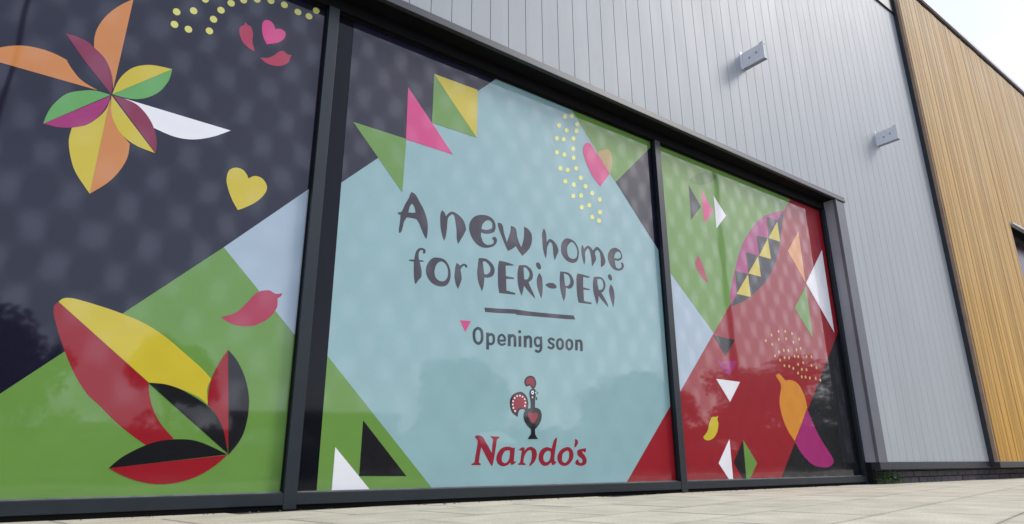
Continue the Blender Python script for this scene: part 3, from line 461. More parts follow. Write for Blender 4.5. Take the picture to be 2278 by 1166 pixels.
(2,'letter','slate',1,[[[[5282,2467,1],[5258,2460,1],[5236,2447,1],[5216,2431,1],[5201,2412,1],[5192,2391,1],[5187,2369,1],[5186,2347,1],[5186,2325,1],[5188,2303,1],[5192,2279,1],[5198,2256,1],[5209,2235,1],[5224,2219,1],[5244,2206,1],[5265,2197,1],[5290,2194,1],[5315,2200,1],[5337,2213,1],[5355,2229,1],[5368,2248,1],[5377,2270,1],[5382,2293,1],[5383,2316,1],[5383,2339,1],[5382,2361,1],[5379,2386,1],[5373,2409,1],[5363,2430,1],[5348,2446,1],[5329,2458,1],[5307,2466,1]],[[5283,2424,1],[5276,2422,1],[5264,2415,1],[5253,2406,1],[5245,2396,1],[5240,2385,1],[5237,2369,1],[5236,2351,1],[5236,2332,1],[5238,2312,1],[5241,2292,1],[5246,2273,1],[5252,2260,1],[5262,2250,1],[5274,2242,1],[5285,2238,1],[5292,2237,1],[5297,2238,1],[5306,2244,1],[5316,2252,1],[5323,2262,1],[5328,2275,1],[5331,2293,1],[5333,2312,1],[5333,2332,1],[5331,2353,1],[5329,2374,1],[5324,2392,1],[5318,2405,1],[5310,2413,1],[5300,2420,1],[5290,2423,1]]]]),
(2,'letter','slate',1,[[[[5430,2397,1],[5435,2139,1],[5486,2145,1],[5481,2404,1]]],[[[5472,2332,1],[5484,2340,1],[5500,2351,1],[5516,2360,1],[5524,2363,1],[5526,2362,1],[5533,2358,1],[5540,2352,1],[5545,2345,1],[5548,2335,1],[5550,2321,1],[5550,2306,1],[5549,2292,1],[5548,2280,1],[5546,2271,1],[5543,2264,1],[5540,2259,1],[5536,2256,1],[5529,2252,1],[5521,2249,1],[5515,2248,1],[5507,2249,1],[5494,2253,1],[5481,2258,1],[5471,2261,1],[5449,2227,1],[5459,2223,1],[5473,2218,1],[5491,2212,1],[5511,2210,1],[5530,2213,1],[5547,2219,1],[5562,2228,1],[5575,2239,1],[5585,2253,1],[5590,2267,1],[5592,2280,1],[5594,2294,1],[5595,2309,1],[5595,2327,1],[5593,2346,1],[5588,2363,1],[5578,2377,1],[5564,2389,1],[5547,2398,1],[5523,2401,1],[5498,2393,1],[5477,2381,1],[5459,2369,1],[5447,2361,1]]]]),
(2,'letter','slate',1,[[[[5799,2302,1],[5800,2312,1],[5801,2328,1],[5801,2347,1],[5795,2366,1],[5784,2381,1],[5768,2395,1],[5750,2406,1],[5729,2412,1],[5705,2408,1],[5685,2398,1],[5669,2384,1],[5656,2370,1],[5647,2353,1],[5642,2334,1],[5638,2316,1],[5637,2300,1],[5638,2285,1],[5642,2270,1],[5648,2256,1],[5658,2244,1],[5672,2235,1],[5689,2227,1],[5709,2223,1],[5730,2223,1],[5752,2229,1],[5773,2239,1],[5789,2248,1],[5800,2255,1],[5779,2282,1],[5768,2276,1],[5753,2267,1],[5738,2259,1],[5728,2256,1],[5720,2257,1],[5708,2260,1],[5698,2264,1],[5690,2269,1],[5685,2275,1],[5682,2283,1],[5679,2293,1],[5679,2304,1],[5679,2317,1],[5682,2332,1],[5686,2345,1],[5692,2355,1],[5699,2364,1],[5709,2372,1],[5717,2376,1],[5721,2377,1],[5727,2375,1],[5738,2368,1],[5749,2358,1],[5756,2349,1],[5759,2339,1],[5759,2325,1],[5758,2310,1],[5757,2299,1]]],[[[5666,2282,1],[5793,2295,1],[5793,2328,1],[5666,2314,1]]]]),
(2,'letter','slate',1,[[[[5837,2417,1],[5836,2230,1],[5890,2236,1],[5891,2423,1]]],[[[5886,2351,1],[5895,2360,1],[5908,2373,1],[5919,2384,1],[5924,2387,1],[5925,2387,1],[5931,2385,1],[5937,2382,1],[5942,2379,1],[5945,2373,1],[5947,2364,1],[5948,2350,1],[5949,2332,1],[5950,2308,1],[5950,2279,1],[5949,2252,1],[5949,2232,1],[6001,2237,1],[6001,2256,1],[6002,2284,1],[6002,2314,1],[6002,2339,1],[6001,2358,1],[5999,2375,1],[5995,2391,1],[5987,2406,1],[5973,2418,1],[5955,2426,1],[5934,2429,1],[5909,2426,1],[5887,2413,1],[5870,2398,1],[5857,2383,1],[5848,2374,1]]]]),
(2,'letter','slate',1,[[[[6042,2410,1],[6043,2241,1],[6098,2247,1],[6098,2417,1]]],[[[6097,2485,0],[6088,2465,0],[6067,2455,0],[6045,2460,0],[6037,2478,0],[6046,2498,0],[6067,2508,0],[6088,2502,0]]]]),
(2,'letter','slate',1,[[[[6147,2427,1],[6145,2242,1],[6201,2248,1],[6204,2433,1]]],[[[6198,2364,1],[6208,2374,1],[6221,2387,1],[6233,2398,1],[6238,2401,1],[6238,2401,1],[6244,2400,1],[6252,2396,1],[6257,2392,1],[6259,2389,1],[6260,2383,1],[6261,2372,1],[6261,2355,1],[6261,2330,1],[6261,2298,1],[6260,2268,1],[6259,2247,1],[6313,2252,1],[6314,2273,1],[6315,2304,1],[6316,2336,1],[6315,2362,1],[6315,2380,1],[6314,2394,1],[6311,2408,1],[6302,2422,1],[6288,2433,1],[6271,2440,1],[6249,2445,1],[6223,2441,1],[6200,2428,1],[6182,2412,1],[6168,2398,1],[6158,2389,1]]]]),
(2,'letter','slate',1,[[[[6512,2424,1],[6500,2429,1],[6480,2438,1],[6457,2446,1],[6431,2449,1],[6405,2442,1],[6384,2430,1],[6367,2415,1],[6355,2398,1],[6349,2379,1],[6347,2358,1],[6348,2338,1],[6353,2321,1],[6361,2305,1],[6373,2289,1],[6390,2276,1],[6415,2269,1],[6445,2274,1],[6471,2286,1],[6493,2298,1],[6507,2305,1],[6484,2337,1],[6469,2330,1],[6449,2319,1],[6431,2311,1],[6424,2309,1],[6421,2310,1],[6414,2316,1],[6406,2326,1],[6401,2337,1],[6398,2349,1],[6397,2364,1],[6398,2378,1],[6401,2388,1],[6407,2395,1],[6415,2403,1],[6423,2407,1],[6427,2409,1],[6436,2408,1],[6452,2401,1],[6470,2393,1],[6483,2388,1]]],[[[6468,2449,1],[6469,2430,1],[6469,2403,1],[6470,2374,1],[6470,2348,1],[6470,2326,1],[6470,2305,1],[6470,2287,1],[6468,2271,1],[6465,2257,1],[6462,2246,1],[6458,2237,1],[6454,2232,1],[6449,2228,1],[6442,2224,1],[6434,2222,1],[6429,2221,1],[6422,2222,1],[6410,2227,1],[6398,2234,1],[6388,2239,1],[6356,2203,1],[6365,2198,1],[6380,2191,1],[6398,2183,1],[6419,2179,1],[6441,2182,1],[6460,2188,1],[6479,2197,1],[6494,2209,1],[6506,2224,1],[6513,2239,1],[6517,2255,1],[6521,2272,1],[6523,2291,1],[6523,2311,1],[6523,2332,1],[6523,2354,1],[6523,2380,1],[6522,2410,1],[6522,2437,1],[6522,2456,1]]]]),
(2,'letter','slate',1,[[[[6794,2438,1],[6781,2443,1],[6761,2451,1],[6737,2458,1],[6711,2461,1],[6685,2454,1],[6663,2442,1],[6645,2428,1],[6633,2409,1],[6635,2389,1],[6645,2375,1],[6657,2363,1],[6672,2353,1],[6689,2345,1],[6707,2340,1],[6721,2337,1],[6727,2334,1],[6730,2330,1],[6733,2325,1],[6733,2320,1],[6732,2318,1],[6728,2314,1],[6720,2307,1],[6711,2301,1],[6706,2300,1],[6696,2301,1],[6679,2306,1],[6661,2313,1],[6648,2318,1],[6622,2283,1],[6635,2278,1],[6654,2271,1],[6677,2264,1],[6703,2261,1],[6729,2268,1],[6749,2279,1],[6765,2292,1],[6777,2307,1],[6782,2323,1],[6781,2338,1],[6775,2351,1],[6764,2364,1],[6747,2372,1],[6729,2377,1],[6714,2381,1],[6704,2385,1],[6695,2392,1],[6686,2400,1],[6682,2406,1],[6681,2406,1],[6682,2408,1],[6691,2414,1],[6701,2420,1],[6708,2422,1],[6718,2421,1],[6735,2415,1],[6753,2408,1],[6767,2403,1]]]]),
(2,'letter','slate',1,[[[[6900,2472,1],[6876,2465,1],[6855,2454,1],[6837,2441,1],[6822,2424,1],[6814,2406,1],[6811,2388,1],[6811,2372,1],[6811,2358,1],[6811,2344,1],[6812,2329,1],[6815,2314,1],[6823,2299,1],[6835,2287,1],[6851,2277,1],[6869,2271,1],[6893,2269,1],[6916,2275,1],[6936,2286,1],[6953,2299,1],[6966,2313,1],[6975,2329,1],[6980,2346,1],[6982,2361,1],[6983,2376,1],[6983,2391,1],[6982,2407,1],[6979,2424,1],[6971,2440,1],[6959,2453,1],[6943,2463,1],[6924,2470,1]],[[6899,2431,1],[6894,2430,1],[6884,2424,1],[6875,2417,1],[6868,2410,1],[6865,2403,1],[6864,2392,1],[6863,2378,1],[6863,2364,1],[6863,2351,1],[6864,2339,1],[6866,2330,1],[6869,2324,1],[6875,2318,1],[6883,2313,1],[6891,2310,1],[6894,2309,1],[6897,2310,1],[6905,2315,1],[6914,2322,1],[6921,2329,1],[6924,2336,1],[6927,2346,1],[6929,2358,1],[6929,2370,1],[6930,2384,1],[6929,2397,1],[6927,2409,1],[6923,2416,1],[6918,2422,1],[6909,2428,1],[6901,2431,1]]]]),
(2,'letter','slate',1,[[[[7101,2483,1],[7076,2476,1],[7056,2465,1],[7039,2451,1],[7025,2435,1],[7017,2418,1],[7013,2401,1],[7012,2385,1],[7012,2371,1],[7012,2357,1],[7013,2342,1],[7016,2327,1],[7023,2312,1],[7036,2300,1],[7052,2290,1],[7071,2282,1],[7095,2280,1],[7120,2287,1],[7140,2298,1],[7157,2311,1],[7170,2326,1],[7179,2343,1],[7184,2359,1],[7187,2375,1],[7187,2389,1],[7188,2404,1],[7187,2420,1],[7184,2437,1],[7176,2452,1],[7162,2465,1],[7145,2475,1],[7125,2482,1]],[[7099,2442,1],[7096,2441,1],[7088,2436,1],[7078,2428,1],[7072,2422,1],[7069,2414,1],[7067,2404,1],[7066,2391,1],[7065,2378,1],[7065,2365,1],[7066,2353,1],[7068,2343,1],[7071,2337,1],[7077,2331,1],[7086,2325,1],[7094,2322,1],[7097,2321,1],[7099,2322,1],[7108,2327,1],[7117,2335,1],[7124,2342,1],[7128,2349,1],[7131,2359,1],[7132,2371,1],[7133,2384,1],[7133,2397,1],[7133,2410,1],[7131,2420,1],[7128,2427,1],[7121,2432,1],[7112,2438,1],[7102,2441,1]]]]),
(2,'letter','slate',1,[[[[7234,2479,1],[7223,2298,1],[7283,2303,1],[7295,2485,1]]],[[[7288,2414,1],[7298,2424,1],[7311,2438,1],[7324,2450,1],[7329,2453,1],[7324,2452,1],[7325,2451,1],[7330,2449,1],[7334,2445,1],[7337,2440,1],[7339,2433,1],[7341,2422,1],[7342,2406,1],[7341,2381,1],[7340,2349,1],[7338,2318,1],[7336,2296,1],[7395,2301,1],[7396,2323,1],[7398,2354,1],[7400,2387,1],[7400,2414,1],[7399,2433,1],[7397,2448,1],[7393,2461,1],[7385,2473,1],[7374,2484,1],[7358,2492,1],[7337,2496,1],[7309,2491,1],[7286,2478,1],[7268,2461,1],[7253,2446,1],[7244,2437,1]]]]),
(2,'letter','wordred',1,[[[[5250,873,1],[5306,890,0],[5378,871,0],[5440,794,0],[5545,647,1],[5554,762,0],[5565,837,1],[5517,874,1],[5523,882,1],[5681,877,1],[5675,860,1],[5633,834,1],[5602,664,0],[5576,541,0],[5551,464,1],[5494,525,0],[5359,727,1],[5335,614,0],[5321,517,1],[5356,497,1],[5346,481,1],[5196,482,1],[5196,498,1],[5246,517,1],[5264,621,0],[5292,759,0],[5292,824,1],[5261,848,0]]]]),
(2,'letter','wordred',1,[[[[5787,736,0],[5702,706,0],[5639,631,0],[5623,557,0],[5660,492,0],[5744,463,0],[5829,483,0],[5872,516,1],[5894,482,0],[5948,499,0],[5975,524,1],[5970,536,1],[5937,528,1],[5949,624,0],[5961,725,1],[5906,725,1],[5863,737,0]],[[5841,686,0],[5777,673,0],[5728,607,0],[5723,541,0],[5765,508,0],[5819,524,0],[5857,582,0],[5868,678,1]]]]),
(2,'letter','wordred',1,[[[[6032,696,1],[6093,731,0],[6143,727,1],[6137,684,1],[6194,727,0],[6273,741,0],[6352,703,0],[6374,626,0],[6338,540,0],[6280,489,0],[6235,460,1],[6229,481,0],[6264,549,0],[6277,634,0],[6261,685,0],[6216,689,0],[6159,642,0],[6125,574,0],[6118,515,1],[6162,494,1],[6151,477,1],[6013,482,1],[6019,497,1],[6052,515,1],[6070,599,0],[6087,684,1],[6037,688,0]]]]),
(2,'letter','wordred',1,[[[[6787,889,1],[6720,848,0],[6668,723,1],[6562,740,0],[6456,695,0],[6408,609,0],[6418,531,0],[6485,471,0],[6578,471,0],[6650,514,1],[6684,474,0],[6744,505,0],[6751,531,1],[6721,531,1],[6724,618,0],[6766,795,0]],[[6596,683,0],[6537,661,0],[6500,600,0],[6510,540,0],[6556,518,0],[6616,548,0],[6641,609,0],[6643,670,0]]]]),
(2,'letter','wordred',1,[[[[6971,744,0],[6860,707,0],[6784,619,0],[6787,531,0],[6851,474,0],[6948,464,0],[7048,513,0],[7107,593,0],[7105,682,0],[7045,736,0]],[[6969,686,0],[6894,645,0],[6873,566,0],[6895,517,0],[6950,513,0],[7007,566,0],[7023,646,0],[7006,682,0]]]]),
(2,'letter','wordred',1,[[[[7151,868,1],[7201,860,0],[7218,810,0],[7184,764,0],[7138,732,1],[7141,782,0],[7155,828,0]]]]),
(2,'letter','wordred',1,[[[[7386,735,1],[7322,725,0],[7219,706,0],[7192,665,0],[7214,611,0],[7288,566,0],[7298,521,0],[7260,503,0],[7223,521,0],[7217,544,0],[7199,562,0],[7161,539,0],[7146,495,0],[7207,468,0],[7295,463,0],[7373,494,0],[7390,557,0],[7354,620,0],[7306,666,0],[7319,684,0],[7357,666,0],[7384,684,1]]]]),
(2,'emblem_comb','emblack',1,[[[[6187,1632,1],[6153,1676,0],[6154,1731,0],[6196,1784,0],[6267,1808,0],[6338,1794,0],[6382,1728,0],[6377,1663,0],[6340,1614,1],[6299,1616,0],[6264,1651,0],[6223,1648,0]]]]),
(2,'emblem_comb','wordred',2,[[[[6194,1665,0],[6177,1714,0],[6219,1767,0],[6278,1785,0],[6331,1761,0],[6350,1707,0],[6332,1646,0],[6288,1652,0],[6253,1678,0]]]]),
(2,'emblem_neck','emblack',2,[[[[6310,1611,0],[6263,1587,0],[6244,1535,0],[6255,1463,0],[6265,1391,0],[6264,1301,1],[6352,1305,1],[6354,1423,0],[6361,1487,1],[6391,1484,0],[6400,1453,0],[6372,1438,1],[6368,1506,0],[6374,1534,1],[6428,1550,1],[6375,1580,0],[6352,1606,0]]]]),
(2,'emblem_eye','white',3,[[[[6335,1554,0],[6330,1536,0],[6315,1524,0],[6298,1523,0],[6284,1534,0],[6279,1551,0],[6284,1569,0],[6299,1581,0],[6316,1582,0],[6330,1572,0]]]]),
(2,'emblem_eye','emblack',4,[[[[6318,1553,0],[6315,1547,0],[6310,1542,0],[6303,1542,0],[6298,1546,0],[6296,1552,0],[6298,1559,0],[6304,1563,0],[6310,1563,0],[6316,1560,0]]]]),
(2,'emblem_spot','white',3,[[[[6384,1554,0],[6380,1545,0],[6372,1541,0],[6363,1544,0],[6360,1553,0],[6364,1562,0],[6372,1567,0],[6381,1563,0]]]]),
(2,'emblem_spot','white',3,[[[[6316,1480,0],[6312,1470,0],[6302,1466,0],[6292,1469,0],[6288,1479,0],[6292,1489,0],[6302,1493,0],[6312,1490,0]]]]),
(2,'emblem_tail','emblack',1,[[[[6065,1548,0],[5951,1514,0],[5883,1435,0],[5871,1337,0],[5904,1242,0],[5959,1200,0],[6015,1171,1],[6027,1229,0],[6050,1274,0],[6108,1294,0],[6153,1279,1],[6200,1280,0],[6218,1335,0],[6219,1416,0],[6180,1495,0],[6122,1537,0]]]]),
(2,'emblem_tail','wordred',2,[[[[6053,1520,0],[5962,1488,0],[5910,1418,0],[5904,1338,0],[5926,1269,0],[5971,1231,0],[5999,1254,0],[6017,1290,0],[6085,1311,0],[6177,1306,0],[6195,1388,0],[6168,1468,0],[6122,1506,0]]]]),
(2,'emblem_spot','white',3,[[[[5980,1258,0],[5976,1248,0],[5965,1244,0],[5955,1248,0],[5951,1257,0],[5955,1266,0],[5966,1271,0],[5976,1267,0]]]]),
(2,'emblem_spot','white',3,[[[[5949,1302,0],[5945,1293,0],[5934,1289,0],[5924,1292,0],[5920,1301,0],[5924,1311,0],[5934,1315,0],[5945,1312,0]]]]),
(2,'emblem_spot','white',3,[[[[5938,1352,0],[5934,1342,0],[5923,1338,0],[5913,1341,0],[5909,1350,0],[5913,1360,0],[5924,1364,0],[5934,1361,0]]]]),
(2,'emblem_spot','white',3,[[[[5944,1402,0],[5940,1393,0],[5929,1388,0],[5919,1392,0],[5915,1401,0],[5919,1411,0],[5930,1415,0],[5940,1412,0]]]]),
(2,'emblem_spot','white',3,[[[[5974,1450,0],[5969,1440,0],[5959,1436,0],[5949,1439,0],[5944,1449,0],[5949,1458,0],[5959,1463,0],[5970,1459,0]]]]),
(2,'emblem_spot','white',3,[[[[6022,1482,0],[6017,1473,0],[6007,1468,0],[5996,1471,0],[5992,1481,0],[5997,1490,0],[6007,1495,0],[6018,1492,0]]]]),
(2,'emblem_spot','white',3,[[[[6076,1492,0],[6071,1482,0],[6061,1477,0],[6050,1481,0],[6046,1490,0],[6050,1500,0],[6061,1504,0],[6071,1501,0]]]]),
(2,'emblem_spot','white',3,[[[[6125,1477,0],[6120,1467,0],[6110,1463,0],[6099,1466,0],[6095,1475,0],[6099,1485,0],[6110,1490,0],[6121,1486,0]]]]),
(2,'emblem_spot','white',3,[[[[6167,1443,0],[6163,1433,0],[6152,1429,0],[6141,1432,0],[6137,1442,0],[6142,1452,0],[6152,1456,0],[6163,1453,0]]]]),
(2,'emblem_spot','white',3,[[[[6179,1392,0],[6175,1382,0],[6164,1377,0],[6153,1381,0],[6149,1390,0],[6154,1400,0],[6164,1404,0],[6175,1401,0]]]]),
(2,'emblem_spot','white',3,[[[[6169,1342,0],[6165,1332,0],[6154,1328,0],[6144,1331,0],[6139,1340,0],[6144,1350,0],[6154,1355,0],[6165,1351,0]]]]),
(2,'emblem_body','emblack',3,[[[[6264,1315,0],[6165,1279,0],[6127,1206,0],[6140,1127,0],[6196,1049,0],[6270,994,1],[6263,928,0],[6239,901,0],[6199,852,1],[6401,856,1],[6361,903,0],[6344,947,0],[6345,1000,1],[6417,1065,0],[6466,1138,0],[6480,1229,0],[6446,1300,0],[6364,1324,0]]]]),
(2,'emblem_heart','wordred',4,[[[[6210,1227,0],[6257,1252,0],[6303,1233,0],[6362,1256,0],[6403,1226,0],[6384,1162,0],[6300,1079,1],[6232,1157,0]]]]),
(3,'colour_field','green',1,[[[[9461,7232,1],[17229,9495,1],[11018,3017,1],[9205,4632,1]]]]),
(3,'colour_field','sky',1,[[[[9205,4632,1],[11018,3017,1],[8820,724,1]]]]),
(3,'colour_field','ink',1,[[[[17448,5039,1],[12617,9,1],[17585,-264,1],[18593,4384,1]]]]),
(3,'leaf','olive',2,[[[[10692,6333,1],[10994,6554,0],[11317,6678,0],[11739,6704,1],[11439,6462,0],[11059,6309,0],[10808,6284,0]]]]),
(3,'triangle','navy',2,[[[[10660,6204,1],[11008,5779,1],[10628,5389,1]]]]),
(3,'triangle','pink',2,[[[[11072,6190,1],[11436,5777,1],[11063,5413,1]]]]),
(3,'triangle','white',2,[[[[11506,6161,1],[11890,5778,1],[11486,5384,1]]]]),
(3,'chilli','crimson',2,[[[[10722,4628,1],[10808,4564,0],[10900,4372,0],[10999,4072,1],[10840,4124,0],[10696,4273,0],[10624,4435,0],[10686,4541,0]]]]),
(3,'pod','magenta',2,[[[[11728,3674,1],[11714,3912,0],[11839,4209,0],[12042,4621,0],[12322,5111,0],[12724,5569,0],[13267,6026,0],[13843,6306,0],[14339,6477,1],[14168,6066,0],[13977,5582,0],[13673,5039,0],[13301,4594,0],[12817,4221,0],[12245,3874,0]]]]),
(3,'pod_half','navy',3,[[[[14327,6466,1],[14168,6066,0],[13972,5581,0],[13673,5039,0],[13301,4594,0],[12817,4221,0],[12245,3874,0],[11709,3672,1],[11944,3969,1],[12497,4532,1],[13004,5043,1],[13490,5575,1],[13949,6086,1]]]]),
(3,'triangle','navy',3,[[[[13521,6124,1],[13980,6128,1],[13493,5589,1]]]]),
(3,'triangle','navy',3,[[[[13002,5538,1],[13468,5570,1],[13007,5056,1]]]]),
(3,'triangle','navy',3,[[[[12482,5031,1],[12962,5035,1],[12498,4539,1]]]]),
(3,'triangle','navy',3,[[[[12003,4507,1],[12462,4514,1],[11968,3996,1]]]]),
(3,'triangle','yellow',4,[[[[13960,6096,1],[13481,5573,1],[13963,5576,1]]]]),
(3,'triangle','yellow',4,[[[[13448,5558,1],[12996,5041,1],[13475,5049,1]]]]),
(3,'triangle','yellow',4,[[[[12952,5025,1],[12489,4531,1],[12965,4533,1]]]]),
(3,'triangle','yellow',4,[[[[12465,4507,1],[11954,3980,1],[12473,3987,1]]]]),
(3,'triangle','peach',2,[[[[14877,6043,1],[14258,5403,1],[14863,4698,1]]]]),
(3,'triangle','green',2,[[[[14851,4607,1],[14208,3977,1],[14833,3320,1]]]]),
(3,'triangle','white',2,[[[[15908,5747,1],[14885,4695,1],[15886,3578,1]]]]),
(3,'seed','seeddull',3,[[[[12876,3058,0],[12866,3032,0],[12843,3018,0],[12819,3024,0],[12808,3046,0],[12818,3071,0],[12841,3086,0],[12865,3080,0]]]]),
(3,'seed','seeddull',3,[[[[13128,3212,0],[13118,3186,0],[13094,3172,0],[13070,3177,0],[13059,3199,0],[13069,3225,0],[13093,3240,0],[13117,3235,0]]]]),
(3,'seed','seeddull',3,[[[[13110,3000,0],[13101,2974,0],[13077,2960,0],[13053,2966,0],[13042,2988,0],[13051,3014,0],[13075,3028,0],[13100,3022,0]]]]),
(3,'seed','seeddull',3,[[[[13424,3327,0],[13414,3300,0],[13389,3285,0],[13364,3291,0],[13353,3313,0],[13363,3340,0],[13388,3355,0],[13413,3349,0]]]]),
(3,'seed','seeddull',3,[[[[13394,3141,0],[13384,3114,0],[13359,3100,0],[13335,3105,0],[13324,3128,0],[13334,3154,0],[13358,3169,0],[13383,3163,0]]]]),
(3,'seed','seeddull',3,[[[[13703,3359,0],[13693,3332,0],[13667,3316,0],[13641,3322,0],[13631,3345,0],[13641,3372,0],[13666,3387,0],[13692,3382,0]]]]),
(3,'seed','seeddull',3,[[[[13700,3188,0],[13690,3161,0],[13665,3146,0],[13639,3152,0],[13628,3174,0],[13638,3201,0],[13664,3216,0],[13689,3210,0]]]]),
(3,'seed','seeddull',3,[[[[13976,3339,0],[13965,3312,0],[13939,3297,0],[13913,3302,0],[13902,3325,0],[13913,3353,0],[13939,3368,0],[13965,3362,0]]]]),
(3,'seed','seeddull',3,[[[[13983,3139,0],[13973,3112,0],[13947,3097,0],[13921,3103,0],[13910,3126,0],[13920,3153,0],[13946,3168,0],[13972,3162,0]]]]),
(3,'seed','seeddull',3,[[[[14247,3239,0],[14236,3212,0],[14210,3196,0],[14183,3202,0],[14172,3225,0],[14183,3252,0],[14210,3268,0],[14236,3262,0]]]]),
(3,'seed','seeddull',3,[[[[13340,2850,0],[13331,2824,0],[13306,2810,0],[13282,2816,0],[13271,2838,0],[13281,2864,0],[13305,2878,0],[13330,2873,0]]]]),
(3,'seed','seeddull',3,[[[[13542,2911,0],[13532,2885,0],[13507,2871,0],[13482,2876,0],[13471,2899,0],[13481,2925,0],[13506,2940,0],[13531,2934,0]]]]),
(3,'seed','seeddull',3,[[[[13725,2922,0],[13715,2895,0],[13689,2881,0],[13664,2887,0],[13653,2909,0],[13663,2936,0],[13688,2950,0],[13714,2945,0]]]]),
(3,'seed','seeddull',3,[[[[14066,2976,0],[14055,2949,0],[14029,2934,0],[14003,2940,0],[13992,2963,0],[14003,2990,0],[14029,3005,0],[14055,2999,0]]]]),
(3,'seed','seeddull',3,[[[[14258,3023,0],[14247,2996,0],[14221,2981,0],[14194,2987,0],[14183,3010,0],[14194,3037,0],[14221,3052,0],[14247,3047,0]]]]),
(3,'seed','seeddull',3,[[[[13163,2751,0],[13153,2726,0],[13129,2712,0],[13105,2718,0],[13094,2740,0],[13104,2765,0],[13127,2779,0],[13152,2774,0]]]]),
(3,'seed','seeddull',3,[[[[13343,2672,0],[13334,2646,0],[13309,2632,0],[13285,2638,0],[13274,2660,0],[13284,2686,0],[13308,2700,0],[13333,2694,0]]]]),
(3,'seed','seeddull',3,[[[[13535,2744,0],[13525,2718,0],[13500,2704,0],[13475,2710,0],[13464,2732,0],[13474,2758,0],[13499,2772,0],[13524,2766,0]]]]),
(3,'seed','seeddull',3,[[[[13714,2753,0],[13704,2727,0],[13679,2713,0],[13654,2719,0],[13643,2741,0],[13653,2767,0],[13678,2782,0],[13704,2776,0]]]]),
(3,'seed','seeddull',3,[[[[13954,2810,0],[13943,2783,0],[13918,2769,0],[13892,2775,0],[13881,2797,0],[13891,2824,0],[13917,2838,0],[13943,2832,0]]]]),
(3,'seed','seeddull',3,[[[[14108,2817,0],[14098,2790,0],[14072,2775,0],[14045,2781,0],[14034,2804,0],[14045,2831,0],[14071,2845,0],[14097,2840,0]]]]),
(3,'seed','seeddull',3,[[[[14464,2856,0],[14453,2829,0],[14426,2814,0],[14399,2820,0],[14388,2843,0],[14399,2870,0],[14426,2885,0],[14453,2879,0]]]]),
(3,'seed','seeddull',3,[[[[14679,2868,0],[14668,2841,0],[14640,2826,0],[14613,2832,0],[14602,2856,0],[14613,2883,0],[14641,2898,0],[14668,2892,0]]]]),
(3,'seed','seeddull',3,[[[[13487,2561,0],[13477,2535,0],[13453,2521,0],[13428,2527,0],[13417,2550,0],[13427,2575,0],[13452,2589,0],[13477,2583,0]]]]),
(3,'seed','seeddull',3,[[[[13677,2562,0],[13666,2537,0],[13641,2523,0],[13616,2529,0],[13606,2551,0],[13616,2577,0],[13641,2591,0],[13666,2585,0]]]]),
(3,'seed','seeddull',3,[[[[13835,2529,0],[13825,2504,0],[13800,2490,0],[13774,2496,0],[13763,2518,0],[13774,2544,0],[13799,2558,0],[13824,2552,0]]]]),
(3,'seed','seeddull',3,[[[[14058,2636,0],[14048,2609,0],[14022,2595,0],[13996,2601,0],[13985,2624,0],[13995,2650,0],[14021,2665,0],[14047,2659,0]]]]),
(3,'seed','seeddull',3,[[[[14279,2697,0],[14268,2670,0],[14242,2656,0],[14215,2662,0],[14204,2685,0],[14215,2711,0],[14242,2726,0],[14268,2720,0]]]]),
(3,'seed','seeddull',3,[[[[14624,2661,0],[14613,2634,0],[14586,2620,0],[14559,2626,0],[14548,2649,0],[14559,2676,0],[14586,2691,0],[14613,2685,0]]]]),
(3,'seed','seeddull',3,[[[[14836,2621,0],[14824,2594,0],[14797,2579,0],[14769,2586,0],[14758,2609,0],[14770,2636,0],[14797,2651,0],[14825,2645,0]]]]),
(3,'seed','seeddull',3,[[[[14186,2534,0],[14175,2507,0],[14149,2493,0],[14123,2499,0],[14112,2522,0],[14123,2548,0],[14149,2563,0],[14175,2557,0]]]]),
(3,'seed','seeddull',3,[[[[14382,2542,0],[14371,2516,0],[14345,2501,0],[14318,2508,0],[14307,2531,0],[14318,2557,0],[14345,2571,0],[14371,2565,0]]]]),
(3,'seed','seeddull',3,[[[[14003,2436,0],[13993,2410,0],[13967,2396,0],[13941,2402,0],[13931,2425,0],[13941,2451,0],[13967,2464,0],[13992,2458,0]]]]),
(3,'seed','seeddull',3,[[[[14137,2362,0],[14127,2336,0],[14101,2322,0],[14075,2328,0],[14064,2351,0],[14075,2377,0],[14100,2391,0],[14126,2385,0]]]]),
(3,'seed','seeddull',3,[[[[14298,2366,0],[14287,2340,0],[14261,2326,0],[14235,2333,0],[14224,2356,0],[14234,2382,0],[14261,2396,0],[14287,2389,0]]]]),
(3,'seed','seeddull',3,[[[[14478,2358,0],[14467,2332,0],[14440,2318,0],[14414,2324,0],[14403,2347,0],[14414,2374,0],[14440,2388,0],[14467,2381,0]]]]),
(3,'seed','seeddull',3,[[[[14733,2369,0],[14721,2343,0],[14694,2329,0],[14667,2335,0],[14656,2358,0],[14667,2385,0],[14694,2399,0],[14722,2393,0]]]]),
(3,'seed','seeddull',3,[[[[14927,2340,0],[14915,2313,0],[14887,2299,0],[14860,2306,0],[14849,2329,0],[14860,2356,0],[14888,2370,0],[14915,2363,0]]]]),
(3,'chilli_half','amber',2,[[[[13058,2307,1],[13184,2360,0],[13290,2313,0],[13406,2222,1],[13650,2250,0],[13915,2179,0],[14102,1945,0],[14158,1682,1],[13867,1344,0],[13470,937,1],[13239,1178,0],[13101,1487,0],[13080,1761,0],[13197,2024,0],[13210,2133,0],[13152,2216,0]]]]),
(3,'chilli_half','magenta',2,[[[[14149,1649,1],[14286,1380,0],[14492,1057,0],[14753,778,0],[14934,583,0],[14924,475,0],[14731,401,0],[14391,392,0],[14040,457,0],[13695,665,0],[13465,916,1],[13754,1213,0]]]]),
(3,'triangle','ink',2,[[[[10998,2973,1],[11711,2949,1],[11342,2574,1]]]]),
